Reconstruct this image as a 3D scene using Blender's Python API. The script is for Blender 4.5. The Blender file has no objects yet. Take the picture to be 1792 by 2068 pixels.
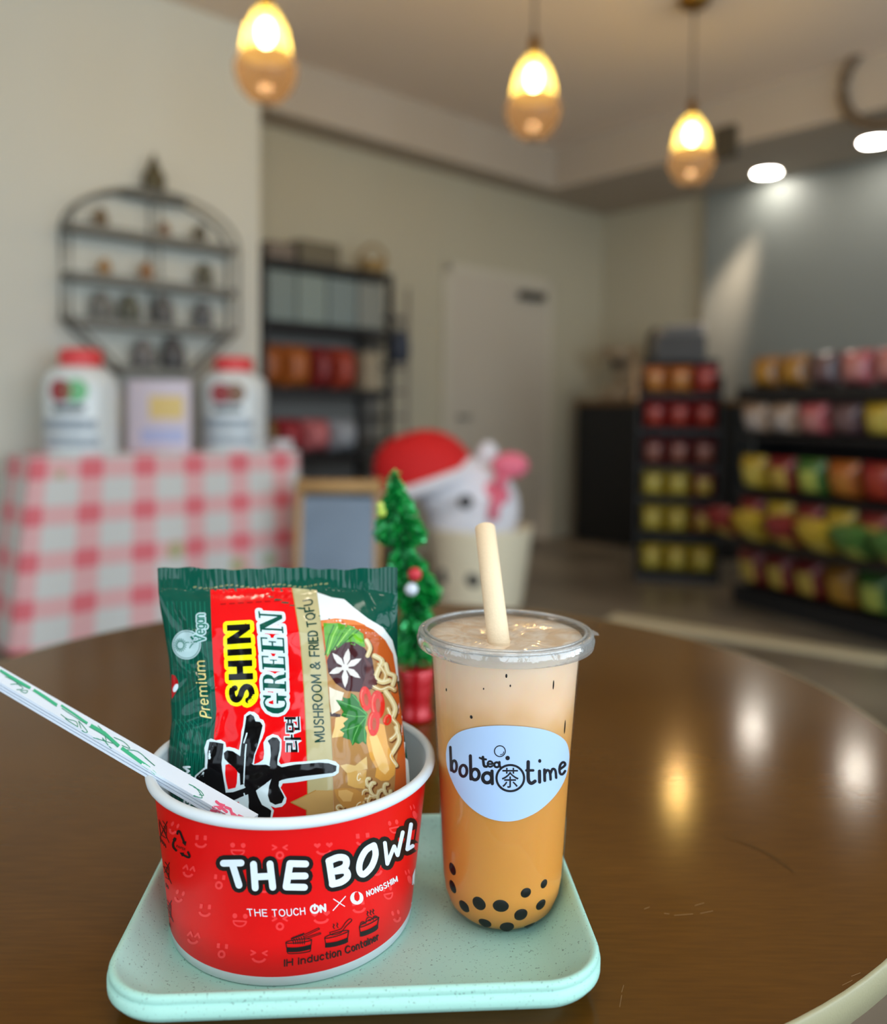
import bpy, bmesh, math, random
from mathutils import Vector, Matrix
from mathutils.bvhtree import BVHTree
from mathutils.geometry import delaunay_2d_cdt
SC = bpy.context.scene
COL = SC.collection
random.seed(7)
PI = math.pi

# ------------------------------------------------------------------ camera
EYE = Vector((0, 0, 1.0237)); FPX = 1706.4; CXP, CYP = 896.0, 901.7
TH, RO = 0.0392, 0.0106
FW = Vector((0, math.cos(TH), -math.sin(TH)))
_u0 = Vector((0, math.sin(TH), math.cos(TH))); _r0 = Vector((1, 0, 0))
CR = _r0 * math.cos(RO) + _u0 * math.sin(RO)
CU = _u0 * math.cos(RO) - _r0 * math.sin(RO)
cd = bpy.data.cameras.new('camera'); cam = bpy.data.objects.new('camera', cd); COL.objects.link(cam)
cam.matrix_world = Matrix(((CR.x, CU.x, -FW.x, EYE.x), (CR.y, CU.y, -FW.y, EYE.y), (CR.z, CU.z, -FW.z, EYE.z), (0, 0, 0, 1)))
cd.sensor_fit = 'VERTICAL'; cd.sensor_height = 36.0; cd.sensor_width = 36.0
cd.lens = 36.0 * FPX / 2068.0
cd.shift_y = -(1034.0 - CYP) / 2068.0
cd.clip_start = 0.02
cd.dof.use_dof = True; cd.dof.focus_distance = 0.418
cd.dof.aperture_fstop = (cd.lens / 1000.0) / 0.0080
SC.camera = cam

# ------------------------------------------------------------------ room frame (d1 runs along the back wall, d2 towards it)
D1 = Vector((0.743, 0.669, 0)).normalized(); D2 = Vector((-D1.y, D1.x, 0)); UP = Vector((0, 0, 1))
YAW = math.atan2(D1.y, D1.x)
def RM(a, b, z=0.0): return D1 * a + D2 * b + UP * z

# ------------------------------------------------------------------ world, light, exposure
w = bpy.data.worlds.new('sky'); SC.world = w; w.use_nodes = True
w.node_tree.nodes['Background'].inputs[0].default_value = (0.72, 0.86, 1.0, 1)
w.node_tree.nodes['Background'].inputs[1].default_value = 1.6
SC.view_settings.view_transform = 'Standard'; SC.view_settings.look = 'None'
SC.view_settings.exposure = 0.0; SC.view_settings.gamma = 1.0; SC.view_settings.use_curve_mapping = False
SC.cycles.use_denoising = True
SC.cycles.max_bounces = 10; SC.cycles.diffuse_bounces = 4; SC.cycles.transparent_max_bounces = 16
SC.cycles.caustics_reflective = False; SC.cycles.caustics_refractive = False

def area(name, loc, aim, sx, sy, power, col):
    l = bpy.data.lights.new(name, 'AREA'); l.shape = 'RECTANGLE'; l.size = sx; l.size_y = sy; l.energy = power; l.color = col
    o = bpy.data.objects.new(name, l); COL.objects.link(o); o.location = loc
    o.rotation_euler = Vector(aim).to_track_quat('-Z', 'Y').to_euler()
    return o
BF, AS = -1.75, -3.6            # shop-front wall (behind the camera) and side wall planes
WZ0, WZ1 = 0.45, 2.65
WIN_F = [(-2.3, -0.75), (-0.55, 1.0), (1.2, 2.75), (2.95, 4.5)]   # panes of the shop front along d1
WIN_S = [(-1.2, 0.6), (0.9, 2.7)]
DAY = (0.74, 0.89, 1.0)
for i, (a0, a1) in enumerate(WIN_F):
    area('daylight', RM((a0 + a1) / 2, BF - 0.08, (WZ0 + WZ1) / 2), D2, a1 - a0, WZ1 - WZ0, 40, DAY)
for i, (b0, b1) in enumerate(WIN_S):
    area('daylight', RM(AS - 0.08, (b0 + b1) / 2, (WZ0 + WZ1) / 2), D1, b1 - b0, WZ1 - WZ0, 15, DAY)

# ------------------------------------------------------------------ pixel helpers (measuring the photograph)
def ray(px, py): return FW + CR * ((px - CXP) / FPX) - CU * ((py - CYP) / FPX)
def atY(px, py, Y):
    d = ray(px, py); return EYE + d * (Y / d.y)
def atZ(px, py, z):
    d = ray(px, py); return EYE + d * ((z - EYE.z) / d.z)
def onplane(px, py, n, c):      # plane n.p = c
    d = ray(px, py); return EYE + d * ((c - EYE.dot(n)) / d.dot(n))

# ------------------------------------------------------------------ materials
def lin(c):
    r = []
    for v in c[:3]:
        v /= 255.0
        r.append(v / 12.92 if v <= 0.04045 else ((v + 0.055) / 1.055) ** 2.4)
    return (*r, 1.0)
MATS = {}
def mat(name, col, rough=0.5, metal=0.0, coat=0.0, spec=0.5, emit=None, estr=0.0, sss=0.0, bump=0.0, bscale=200.0, var=0.0, vscale=20.0, coat_rough=0.05):
    if name in MATS: return MATS[name]
    m = bpy.data.materials.new(name); m.use_nodes = True; nt = m.node_tree; p = nt.nodes['Principled BSDF']
    p.inputs['Base Color'].default_value = lin(col); p.inputs['Roughness'].default_value = rough
    p.inputs['Metallic'].default_value = metal; p.inputs['Specular IOR Level'].default_value = spec
    p.inputs['Coat Weight'].default_value = coat; p.inputs['Coat Roughness'].default_value = coat_rough
    if sss:
        p.inputs['Subsurface Weight'].default_value = sss; p.inputs['Subsurface Radius'].default_value = (0.01, 0.006, 0.003); p.inputs['Subsurface Scale'].default_value = 0.5
    if emit:
        p.inputs['Emission Color'].default_value = lin(emit); p.inputs['Emission Strength'].default_value = estr
    if bump or var:
        tc = nt.nodes.new('ShaderNodeTexCoord')
    if bump:
        n = nt.nodes.new('ShaderNodeTexNoise'); n.inputs['Scale'].default_value = bscale; n.inputs['Detail'].default_value = 4
        b = nt.nodes.new('ShaderNodeBump'); b.inputs['Strength'].default_value = bump; b.inputs['Distance'].default_value = 0.002
        nt.links.new(tc.outputs['Object'], n.inputs['Vector']); nt.links.new(n.outputs['Fac'], b.inputs['Height']); nt.links.new(b.outputs['Normal'], p.inputs['Normal'])
    if var:
        n = nt.nodes.new('ShaderNodeTexNoise'); n.inputs['Scale'].default_value = vscale; n.inputs['Detail'].default_value = 5
        h = nt.nodes.new('ShaderNodeHueSaturation'); h.inputs['Color'].default_value = lin(col)
        mr = nt.nodes.new('ShaderNodeMapRange'); mr.inputs['To Min'].default_value = 1 - var; mr.inputs['To Max'].default_value = 1 + var
        nt.links.new(tc.outputs['Object'], n.inputs['Vector']); nt.links.new(n.outputs['Fac'], mr.inputs['Value']); nt.links.new(mr.outputs['Result'], h.inputs['Value'])
        nt.links.new(h.outputs['Color'], p.inputs['Base Color'])
    MATS[name] = m; return m
def thin_clear(name, tint=(255, 255, 255), gloss=0.10, rough=0.03, bump=0.0, bscale=60.0, edge=0.9):
    m = bpy.data.materials.new(name); m.use_nodes = True; nt = m.node_tree
    for n in list(nt.nodes): nt.nodes.remove(n)
    out = nt.nodes.new('ShaderNodeOutputMaterial'); tr = nt.nodes.new('ShaderNodeBsdfTransparent'); gl = nt.nodes.new('ShaderNodeBsdfGlossy')
    mx = nt.nodes.new('ShaderNodeMixShader'); lw = nt.nodes.new('ShaderNodeLayerWeight'); mr = nt.nodes.new('ShaderNodeMapRange')
    tr.inputs[0].default_value = lin(tint); gl.inputs['Roughness'].default_value = rough
    lw.inputs['Blend'].default_value = 0.25
    mr.inputs['To Min'].default_value = gloss; mr.inputs['To Max'].default_value = edge
    nt.links.new(lw.outputs['Fresnel'], mr.inputs['Value']); nt.links.new(mr.outputs['Result'], mx.inputs[0])
    nt.links.new(tr.outputs[0], mx.inputs[1]); nt.links.new(gl.outputs[0], mx.inputs[2]); nt.links.new(mx.outputs[0], out.inputs[0])
    if bump:
        tc = nt.nodes.new('ShaderNodeTexCoord'); n = nt.nodes.new('ShaderNodeTexNoise'); n.inputs['Scale'].default_value = bscale; n.inputs['Distortion'].default_value = 1.5
        b = nt.nodes.new('ShaderNodeBump'); b.inputs['Strength'].default_value = bump; b.inputs['Distance'].default_value = 0.004
        nt.links.new(tc.outputs['Object'], n.inputs['Vector']); nt.links.new(n.outputs['Fac'], b.inputs['Height'])
        nt.links.new(b.outputs['Normal'], gl.inputs['Normal']); nt.links.new(b.outputs['Normal'], lw.inputs['Normal'])
    return m

# ------------------------------------------------------------------ mesh builder
class MB:
    def __init__(s): s.v = []; s.f = []; s.m = []; s.sm = []; s.mats = []
    def mi(s, m):
        if m not in s.mats: s.mats.append(m)
        return s.mats.index(m)
    def add(s, vs, fs, m, smooth=False, M=None):
        o = len(s.v); k = s.mi(m)
        s.v += [tuple(M @ Vector(v)) if M else tuple(v) for v in vs]
        for f in fs: s.f.append([i + o for i in f]); s.m.append(k); s.sm.append(smooth)
    def box(s, c, size, m, M=None, bev=0.0):
        x, y, z = size[0] / 2, size[1] / 2, size[2] / 2
        if bev <= 0:
            vs = [(c[0] + i * x, c[1] + j * y, c[2] + k * z) for i in (-1, 1) for j in (-1, 1) for k in (-1, 1)]
            s.add(vs, [(0, 1, 3, 2), (4, 6, 7, 5), (0, 4, 5, 1), (2, 3, 7, 6), (0, 2, 6, 4), (1, 5, 7, 3)], m, False, M)
        else:
            bm = bmesh.new(); bmesh.ops.create_cube(bm, size=1)
            for v in bm.verts: v.co = Vector((v.co.x * 2 * x + c[0], v.co.y * 2 * y + c[1], v.co.z * 2 * z + c[2]))
            bmesh.ops.bevel(bm, geom=bm.edges[:], offset=bev, segments=2, affect='EDGES', profile=0.5)
            bm.verts.index_update(); s.add([v.co[:] for v in bm.verts], [[v.index for v in f.verts] for f in bm.faces], m, False, M); bm.free()
    def lathe(s, prof, m, n=64, c=(0, 0, 0), cap0=False, cap1=False, smooth=True, M=None):
        vs = []; fs = []
        for r, z in prof:
            for i in range(n):
                t = 2 * PI * i / n; vs.append((c[0] + r * math.cos(t), c[1] + r * math.sin(t), c[2] + z))
        for j in range(len(prof) - 1):
            for i in range(n):
                i2 = (i + 1) % n; fs.append((j * n + i, j * n + i2, (j + 1) * n + i2, (j + 1) * n + i))
        if cap0: fs.append(tuple(range(n - 1, -1, -1)))
        if cap1: fs.append(tuple(range((len(prof) - 1) * n, len(prof) * n)))
        s.add(vs, fs, m, smooth, M)
    def tube(s, pts, r, m, n=10, smooth=True, closed=False, cap=True):
        pts = [Vector(p) for p in pts]; N = len(pts); vs = []; fs = []
        rr = r if isinstance(r, (list, tuple)) else [r] * N
        up = Vector((0, 0, 1))
        for i, p in enumerate(pts):
            if closed: t = pts[(i + 1) % N] - pts[i - 1]
            else: t = pts[min(i + 1, N - 1)] - pts[max(i - 1, 0)]
            t.normalize(); a = t.cross(up)
            if a.length < 1e-3: a = t.cross(Vector((1, 0, 0)))
            a.normalize(); b = a.cross(t)
            for k in range(n):
                q = 2 * PI * k / n; vs.append(p + (a * math.cos(q) + b * math.sin(q)) * rr[i])
        for i in range(N if closed else N - 1):
            i2 = (i + 1) % N
            for k in range(n): fs.append((i * n + k, i * n + (k + 1) % n, i2 * n + (k + 1) % n, i2 * n + k))
        if cap and not closed: fs.append(tuple(range(n - 1, -1, -1))); fs.append(tuple(range((N - 1) * n, N * n)))
        s.add(vs, fs, m, smooth)
    def ball(s, c, r, m, nu=16, nv=10, sc=(1, 1, 1), M=None):
        vs = []; fs = []
        for j in range(nv + 1):
            a = PI * j / nv
            for i in range(nu):
                t = 2 * PI * i / nu
                vs.append((c[0] + sc[0] * r * math.sin(a) * math.cos(t), c[1] + sc[1] * r * math.sin(a) * math.sin(t), c[2] - sc[2] * r * math.cos(a)))
        for j in range(nv):
            for i in range(nu): fs.append((j * nu + i, j * nu + (i + 1) % nu, (j + 1) * nu + (i + 1) % nu, (j + 1) * nu + i))
        s.add(vs, fs, m, True, M)
    def bvh(s): return BVHTree.FromPolygons([Vector(v) for v in s.v], s.f)
    def build(s, name, parent=None):
        me = bpy.data.meshes.new(name); me.from_pydata(s.v, [], s.f)
        for m in s.mats: me.materials.append(m)
        me.polygons.foreach_set('material_index', s.m); me.polygons.foreach_set('use_smooth', s.sm); me.update()
        o = bpy.data.objects.new(name, me); COL.objects.link(o)
        if parent: o.parent = parent; o.matrix_parent_inverse = parent.matrix_world.inverted()
        return o

def tag(o, label, cat, group=None):
    o['label'] = label; o['category'] = cat
    if group: o['group'] = group
    return o
def thing(name, label, cat, loc=(0, 0, 0), rz=0.0, group=None):
    o = bpy.data.objects.new(name, None); COL.objects.link(o); o.empty_display_size = 0.05
    o.location = loc; o.rotation_euler = (0, 0, rz)
    o.matrix_world = Matrix.Translation(Vector(loc)) @ Matrix.Rotation(rz, 4, 'Z')
    return tag(o, label, cat, group)
def part(mb, name, parent, label=None):     # mesh in world coordinates parented to a placed thing
    o = mb.build(name, parent)
    if label: o['label'] = label
    return o
def lpart(mb, name, parent, label=None):    # mesh in the thing's own coordinates
    o = mb.build(name); o.parent = parent
    if label: o['label'] = label
    return o
def struct(mb, name):
    o = mb.build(name); o['kind'] = 'structure'; R_ = Matrix.Rotation(YAW, 4, 'Z'); o.data.transform(R_.inverted()); o.matrix_world = R_; return o
def rehome(o, loc):                          # move a one-mesh thing's origin to loc
    loc = Vector(loc); o.data.transform(Matrix.Translation(-loc)); o.location = loc; return o

# ------------------------------------------------------------------ printing: flat ink shapes measured in the photograph, laid on the real surface
class Printer:
    def __init__(s, mb, h=7.0, base=0.00012, step=0.00007):
        s.mb = mb; s.t = mb.bvh(); s.h = h; s.base = base; s.step = step; s.cache = {}; s.k = 0
    def hit(s, p):
        k = (round(p[0], 2), round(p[1], 2))
        if k not in s.cache:
            loc, n, i, d = s.t.ray_cast(EYE, ray(*k).normalized())
            if loc is not None and n.dot(loc - EYE) > 0: n = -n
            s.cache[k] = (loc, n) if loc is not None else None
        return s.cache[k]
    def tris(s, P, F, m, layer):
        s.k = (s.k + 1) % 24; off = s.base + s.step * (layer + .035 * s.k); vs = []; ok = []
        for p in P:
            q = s.hit(p); ok.append(q is not None); vs.append(q[0] + q[1] * off if q else Vector((0, 0, 0)))
        fs = []
        for f in F:
            if not all(ok[i] for i in f): continue
            a = [P[i] for i in f]; ar = sum(a[i - 1][0] * a[i][1] - a[i][0] * a[i - 1][1] for i in range(len(a)))
            fs.append(tuple(f) if ar < 0 else tuple(reversed(f)))
        used = sorted({i for f in fs for i in f}); mp = {k: j for j, k in enumerate(used)}
        s.mb.add([vs[i] for i in used], [[mp[i] for i in f] for f in fs], m, True)
    def poly(s, pts, m, layer, h=None):
        h = h or s.h; P = []
        n = len(pts)
        for i in range(n):
            a, b = pts[i], pts[(i + 1) % n]; L = math.hypot(b[0] - a[0], b[1] - a[1]); k = max(1, int(math.ceil(L / h)))
            for j in range(k): P.append((a[0] + (b[0] - a[0]) * j / k, a[1] + (b[1] - a[1]) * j / k))
        nb = len(P); x0 = min(p[0] for p in P); x1 = max(p[0] for p in P); y0 = min(p[1] for p in P); y1 = max(p[1] for p in P)
        def inside(x, y):
            r = False
            for i in range(nb):
                (xa, ya), (xb, yb) = P[i - 1], P[i]
                if (ya > y) != (yb > y) and x < (xb - xa) * (y - ya) / (yb - ya) + xa: r = not r
            return r
        pts2 = list(P); yy = y0 + h * 0.5
        while yy < y1:
            xx = x0 + h * 0.5
            while xx < x1:
                if inside(xx, yy) and min((xx - p[0]) ** 2 + (yy - p[1]) ** 2 for p in P) > (h * 0.45) ** 2: pts2.append((xx, yy))
                xx += h
            yy += h
        V, E, F, *_ = delaunay_2d_cdt([Vector(p) for p in pts2], [], [list(range(nb))], 1, 1e-3)
        V = [tuple(v) for v in V]
        F = [f for f in F if inside(sum(V[i][0] for i in f) / len(f), sum(V[i][1] for i in f) / len(f))]
        s.tris(V, F, m, layer)
    def stroke(s, pts, wd, m, layer, closed=False, cap=True):
        pts = [tuple(p) for p in pts]
        if closed: pts = pts + [pts[0]]
        ws = wd if isinstance(wd, (list, tuple)) else [wd] * len(pts)
        V = []; F = []
        for i in range(len(pts) - 1):
            a, b = pts[i], pts[i + 1]; L = math.hypot(b[0] - a[0], b[1] - a[1])
            if L < 1e-6: continue
            nx, ny = -(b[1] - a[1]) / L, (b[0] - a[0]) / L; k = max(1, int(math.ceil(L / s.h)))
            for j in range(k + 1):
                t = j / k; x = a[0] + (b[0] - a[0]) * t; y = a[1] + (b[1] - a[1]) * t; hw = (ws[i] + (ws[i + 1] - ws[i]) * t) / 2
                V += [(x + nx * hw, y + ny * hw), (x - nx * hw, y - ny * hw)]
                if j: q = len(V); F.append((q - 4, q - 3, q - 1, q - 2))
        for i, p in enumerate(pts):
            if not cap and (i == 0 or i == len(pts) - 1): continue
            hw = ws[i] / 2
            if hw < 0.4: continue
            n = 12; V2 = [p] + [(p[0] + hw * math.cos(2 * PI * j / n), p[1] + hw * math.sin(2 * PI * j / n)) for j in range(n)]
            s.tris(V2, [(0, 1 + j, 1 + (j + 1) % n) for j in range(n)], m, layer)
        s.tris(V, F, m, layer)
    def fat(s, pts, wd, m, layer):          # filled shape grown by wd/2
        s.poly(pts, m, layer); s.stroke(pts, wd, m, layer, closed=True)
    def glyphs(s, body, mapf, m, layer, bold=0.0, h=None, spacing=1.0):
        V, F, W = text_mesh(body, bold, spacing)
        P = [mapf(x / W, y) for x, y in V]
        bm = bmesh.new(); vs = [bm.verts.new((p[0], p[1], 0)) for p in P]
        for f in F:
            try: bm.faces.new([vs[i] for i in f])
            except ValueError: pass
        h = h or s.h
        for _ in range(4):
            es = [e for e in bm.edges if e.calc_length() > h]
            if not es: break
            bmesh.ops.subdivide_edges(bm, edges=es, cuts=1); bmesh.ops.triangulate(bm, faces=bm.faces[:])
        bm.verts.index_update()
        s.tris([(v.co.x, v.co.y) for v in bm.verts], [[v.index for v in f.verts] for f in bm.faces], m, layer); bm.free()
_TC = {}
def text_mesh(body, bold, spacing):
    k = (body, bold, spacing)
    if k in _TC: return _TC[k]
    c = bpy.data.curves.new('tmp', 'FONT'); c.body = body; c.offset = bold; c.resolution_u = 3; c.space_character = spacing
    o = bpy.data.objects.new('tmp', c); COL.objects.link(o)
    dg = bpy.context.evaluated_depsgraph_get(); me = bpy.data.meshes.new_from_object(o.evaluated_get(dg))
    bm = bmesh.new(); bm.from_mesh(me); bmesh.ops.triangulate(bm, faces=bm.faces[:]); bm.verts.index_update()
    x0 = min(v.co.x for v in bm.verts); x1 = max(v.co.x for v in bm.verts)
    r = ([(v.co.x - x0, v.co.y / 0.729) for v in bm.verts], [[v.index for v in f.verts] for f in bm.faces], x1 - x0)
    bm.free(); bpy.data.objects.remove(o); bpy.data.curves.remove(c); bpy.data.meshes.remove(me)
    _TC[k] = r; return r
def _arc(cx, cy, rx, ry, a0, a1, n=10): return [(cx + rx * math.cos(math.radians(a0 + (a1 - a0) * i / n)), cy + ry * math.sin(math.radians(a0 + (a1 - a0) * i / n))) for i in range(n + 1)]
_O = lambda w_, h_=1.0, y0=0.0: [_arc(w_ / 2, y0 + h_ / 2, w_ / 2, h_ / 2, 90, 450, 20)]
SF = {      # plain sans letters as pen strokes: width, strokes; cap height 1, x-height .72
 'M': (.80, [[(0, 0), (0, 1), (.4, .15), (.8, 1), (.8, 0)]]), 'U': (.64, [[(0, 1), (0, .32)] + _arc(.32, .32, .32, .32, 180, 360) + [(.64, 1)]]), 'H': (.62, [[(0, 0), (0, 1)], [(.62, 0), (.62, 1)], [(0, .52), (.62, .52)]]),
 'S': (.56, [_arc(.28, .76, .27, .24, 35, 200, 8) + [(.2, .56), (.38, .47)] + _arc(.28, .25, .28, .25, 30, -150, 9)]), 'R': (.60, [[(0, 0), (0, 1), (.3, 1)] + _arc(.3, .75, .27, .25, 90, -90) + [(0, .5)], [(.3, .5), (.6, 0)]]), 'O': (.76, _O(.76)),
 '&': (.74, [[(.74, 0), (.2, .66)] + _arc(.33, .80, .18, .2, 200, -20, 9) + [(.42, .62), (.12, .42)] + _arc(.27, .24, .25, .24, 140, 300, 8) + [(.55, .2), (.66, .46)]]), 'F': (.50, [[(0, 0), (0, 1), (.5, 1)], [(0, .5), (.44, .5)]]), 'I': (.0, [[(0, 0), (0, 1)]]),
 'E': (.52, [[(.52, 0), (0, 0), (0, 1), (.52, 1)], [(0, .52), (.46, .52)]]), 'D': (.64, [[(0, 0), (0, 1), (.26, 1)] + _arc(.26, .5, .38, .5, 90, -90) + [(0, 0)]]), 'T': (.60, [[(0, 1), (.6, 1)], [(.3, 1), (.3, 0)]]), 'N': (.64, [[(0, 0), (0, 1), (.64, 0), (.64, 1)]]),
 'G': (.72, [_arc(.37, .5, .37, .5, 40, 345, 18) + [(.72, .46), (.42, .46)]]), 'C': (.68, [_arc(.37, .5, .37, .5, 42, 318, 18)]), 'P': (.54, [[(0, 0), (0, 1), (.27, 1)] + _arc(.27, .73, .27, .27, 90, -90) + [(0, .46)]]), 'V': (.64, [[(0, 1), (.32, 0), (.64, 1)]]),
 'i': (.0, [[(0, 0), (0, .70)], [(0, .93), (0, .97)]]), 'n': (.42, [[(0, 0), (0, .70)], [(0, .45)] + _arc(.21, .46, .21, .24, 180, 0) + [(.42, 0)]]), 'd': (.46, [_O(.46, .70)[0], [(.46, 0), (.46, 1)]]), 'u': (.42, [[(0, .70), (0, .24)] + _arc(.21, .24, .21, .24, 180, 360) + [(.42, .70)], [(.42, .3), (.42, 0)]]),
 'c': (.42, [_arc(.24, .35, .24, .35, 45, 315, 14)]), 't': (.32, [[(.12, .95), (.12, .15)] + _arc(.26, .15, .14, .15, 180, 290, 5), [(0, .68), (.30, .68)]]), 'o': (.48, _O(.48, .70)), 'a': (.44, [_O(.44, .70)[0], [(.44, .70), (.44, 0)]]),
 'e': (.46, [[(.02, .37), (.46, .37)] + _arc(.24, .36, .23, .35, 0, 310, 14)]), 'r': (.26, [[(0, 0), (0, .70)], [(0, .42)] + _arc(.22, .42, .22, .28, 180, 85, 5)]), 'm': (.74, [[(0, 0), (0, .70)], [(0, .45)] + _arc(.185, .46, .185, .24, 180, 0) + [(.37, 0)], [(.37, .45)] + _arc(.555, .46, .185, .24, 180, 0) + [(.74, 0)]]),
 'g': (.44, [_O(.44, .66)[0], [(.44, .66), (.44, -.06)] + _arc(.22, -.06, .22, .2, 0, -150, 8)])}
def pen(pr, body, mapf, wd, m, layer, gap=.30, space=.42):
    x = 0; items = []
    for ch in body:
        if ch == ' ': x += space; continue
        w_, st_ = SF[ch]; items.append((x, st_)); x += w_ + gap
    W = x - gap
    for x0, st_ in items:
        for P in st_: pr.stroke([mapf((x0 + px) / W, py) for px, py in P], wd, m, layer)
def quad(b0, b1, t0, t1):                   # baseline start/end, cap-height start/end
    return lambda u, y: tuple((b0[i] * (1 - u) + b1[i] * u) * (1 - y) + (t0[i] * (1 - u) + t1[i] * u) * y for i in (0, 1))
def along(base, caps):                      # baseline polyline, cap-line polyline (same count)
    n = len(base) - 1
    def f(u, y):
        x = min(max(u, 0), 0.99999) * n; i = int(x); t = x - i
        b = [base[i][k] * (1 - t) + base[i + 1][k] * t for k in (0, 1)]; c = [caps[i][k] * (1 - t) + caps[i + 1][k] * t for k in (0, 1)]
        return tuple(b[k] * (1 - y) + c[k] * y for k in (0, 1))
    return f
def cropf(x0, y0, s): return lambda *pts: [(x0 + x / s, y0 + y / s) for x, y in pts]
def ell(cx, cy, rx, ry, n=24, rot=0.0, a0=0.0, a1=2 * PI):
    full = abs(a1 - a0 - 2 * PI) < 1e-6; r = []
    for i in range(n if full else n + 1):
        t = a0 + (a1 - a0) * i / n; x, y = rx * math.cos(t), ry * math.sin(t)
        r.append((cx + x * math.cos(rot) - y * math.sin(rot), cy + x * math.sin(rot) + y * math.cos(rot)))
    return r
def smooth_line(pts, k=4):
    out = []; n = len(pts)
    for i in range(n - 1):
        p0, p1, p2, p3 = pts[max(i - 1, 0)], pts[i], pts[i + 1], pts[min(i + 2, n - 1)]
        for j in range(k):
            t = j / k
            out.append(tuple(0.5 * (2 * p1[d] + (p2[d] - p0[d]) * t + (2 * p0[d] - 5 * p1[d] + 4 * p2[d] - p3[d]) * t * t + (3 * p1[d] - p0[d] - 3 * p2[d] + p3[d]) * t ** 3) for d in (0, 1)))
    return out + [tuple(pts[-1])]

# ================================================================== THE ROOM
WB, WL, WRA, RET = 4.6, 4.147, 5.99, 4.6
CEIL, SOF = 3.08, 2.76
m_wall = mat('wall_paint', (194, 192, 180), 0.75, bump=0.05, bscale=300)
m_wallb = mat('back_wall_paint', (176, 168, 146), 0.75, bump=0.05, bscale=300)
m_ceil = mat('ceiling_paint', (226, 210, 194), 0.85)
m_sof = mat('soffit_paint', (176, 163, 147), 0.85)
m_black = mat('black_laminate', (14, 14, 15), 0.55)
m_white = mat('white_gloss_paint', (226, 226, 222), 0.45); m_case = mat('door_casing_paint', (190, 182, 164), 0.5)

def pa(px, b):        # distance along d1 where the pixel column meets the plane p.d2 = b (at eye height)
    return onplane(px, 835, D2, b).dot(D1)
def pb(px, a):
    return onplane(px, 835, D1, a).dot(D2)
A1 = pa(524, WL)
AWR = WRA
def slab(mb, a0, a1, b0, b1, z0, z1, m):
    c = RM((a0 + a1) / 2, (b0 + b1) / 2, (z0 + z1) / 2)
    M = Matrix.Translation(c) @ Matrix.Rotation(YAW, 4, 'Z')
    mb.box((0, 0, 0), (a1 - a0, b1 - b0, z1 - z0), m, M)
# floor: polished concrete
mf = bpy.data.materials.new('polished_concrete'); mf.use_nodes = True; nt = mf.node_tree; p = nt.nodes['Principled BSDF']
tc = nt.nodes.new('ShaderNodeTexCoord'); n1 = nt.nodes.new('ShaderNodeTexNoise'); n1.inputs['Scale'].default_value = 1.3; n1.inputs['Detail'].default_value = 8
cr = nt.nodes.new('ShaderNodeValToRGB'); cr.color_ramp.elements[0].color = lin((92, 82, 68)); cr.color_ramp.elements[1].color = lin((142, 130, 112))
cr.color_ramp.elements[0].position = 0.3; cr.color_ramp.elements[1].position = 0.75
nt.links.new(tc.outputs['Object'], n1.inputs['Vector']); nt.links.new(n1.outputs['Fac'], cr.inputs[0]); nt.links.new(cr.outputs[0], p.inputs['Base Color'])
p.inputs['Roughness'].default_value = 0.32
b = MB(); slab(b, AS - 0.2, WRA + 0.2, BF - 0.2, WB + 0.2, -0.1, 0, mf); struct(b, 'floor')
b = MB(); slab(b, AS - 0.2, WRA + 0.2, BF - 0.2, WB + 0.2, CEIL, CEIL + 0.1, m_ceil); struct(b, 'ceiling')
b = MB(); slab(b, AS - 0.15, A1, WL, WL + 0.15, 0, CEIL, m_wall); slab(b, A1 - 0.15, A1, WL + 0.15, WB, 0, CEIL, m_wall); struct(b, 'wall_left')
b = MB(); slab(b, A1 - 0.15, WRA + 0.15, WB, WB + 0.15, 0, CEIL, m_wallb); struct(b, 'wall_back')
b = MB(); slab(b, WRA, WRA + 0.15, BF - 0.15, WB, 0, CEIL, m_wallb); struct(b, 'wall_right')
# shop front behind the photographer, with window openings
def wall_with_openings(name, wins, along_a, plane, lo, hi):
    mb = MB(); t0, t1 = plane - 0.15, plane
    def pc(u0, u1, z0, z1):
        if along_a: slab(mb, u0, u1, t0, t1, z0, z1, m_wall)
        else: slab(mb, t0, t1, u0, u1, z0, z1, m_wall)
    pc(lo, hi, 0, WZ0); pc(lo, hi, WZ1, CEIL)
    e = [lo] + [x for wn in wins for x in wn] + [hi]
    for i in range(0, len(e), 2): pc(e[i], e[i + 1], WZ0, WZ1)
    struct(mb, name)
wall_with_openings('wall_front', WIN_F, True, BF, AS - 0.15, WRA + 0.15)
wall_with_openings('wall_side', WIN_S, False, AS, BF - 0.15, WL + 0.15)
m_frame = mat('window_frame_metal', (40, 40, 42), 0.4, metal=0.6)
k = 1
for wins, al in ((WIN_F, True), (WIN_S, False)):
    for u0, u1 in wins:
        mb = MB()
        for (x0, x1, z0, z1) in ((u0, u0 + .05, WZ0, WZ1), (u1 - .05, u1, WZ0, WZ1), (u0, u1, WZ0, WZ0 + .05), (u0, u1, WZ1 - .05, WZ1), ((u0 + u1) / 2 - .02, (u0 + u1) / 2 + .02, WZ0, WZ1)):
            if al: slab(mb, x0, x1, BF - 0.06, BF - 0.01, z0, z1, m_frame)
            else: slab(mb, AS - 0.06, AS - 0.01, x0, x1, z0, z1, m_frame)
        struct(mb, 'window_%d' % k); k += 1
# lowered ceiling band (soffit) along the back and right walls
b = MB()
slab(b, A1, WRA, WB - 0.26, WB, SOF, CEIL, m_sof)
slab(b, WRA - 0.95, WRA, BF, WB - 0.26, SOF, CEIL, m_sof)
struct(b, 'trim_1')
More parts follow.
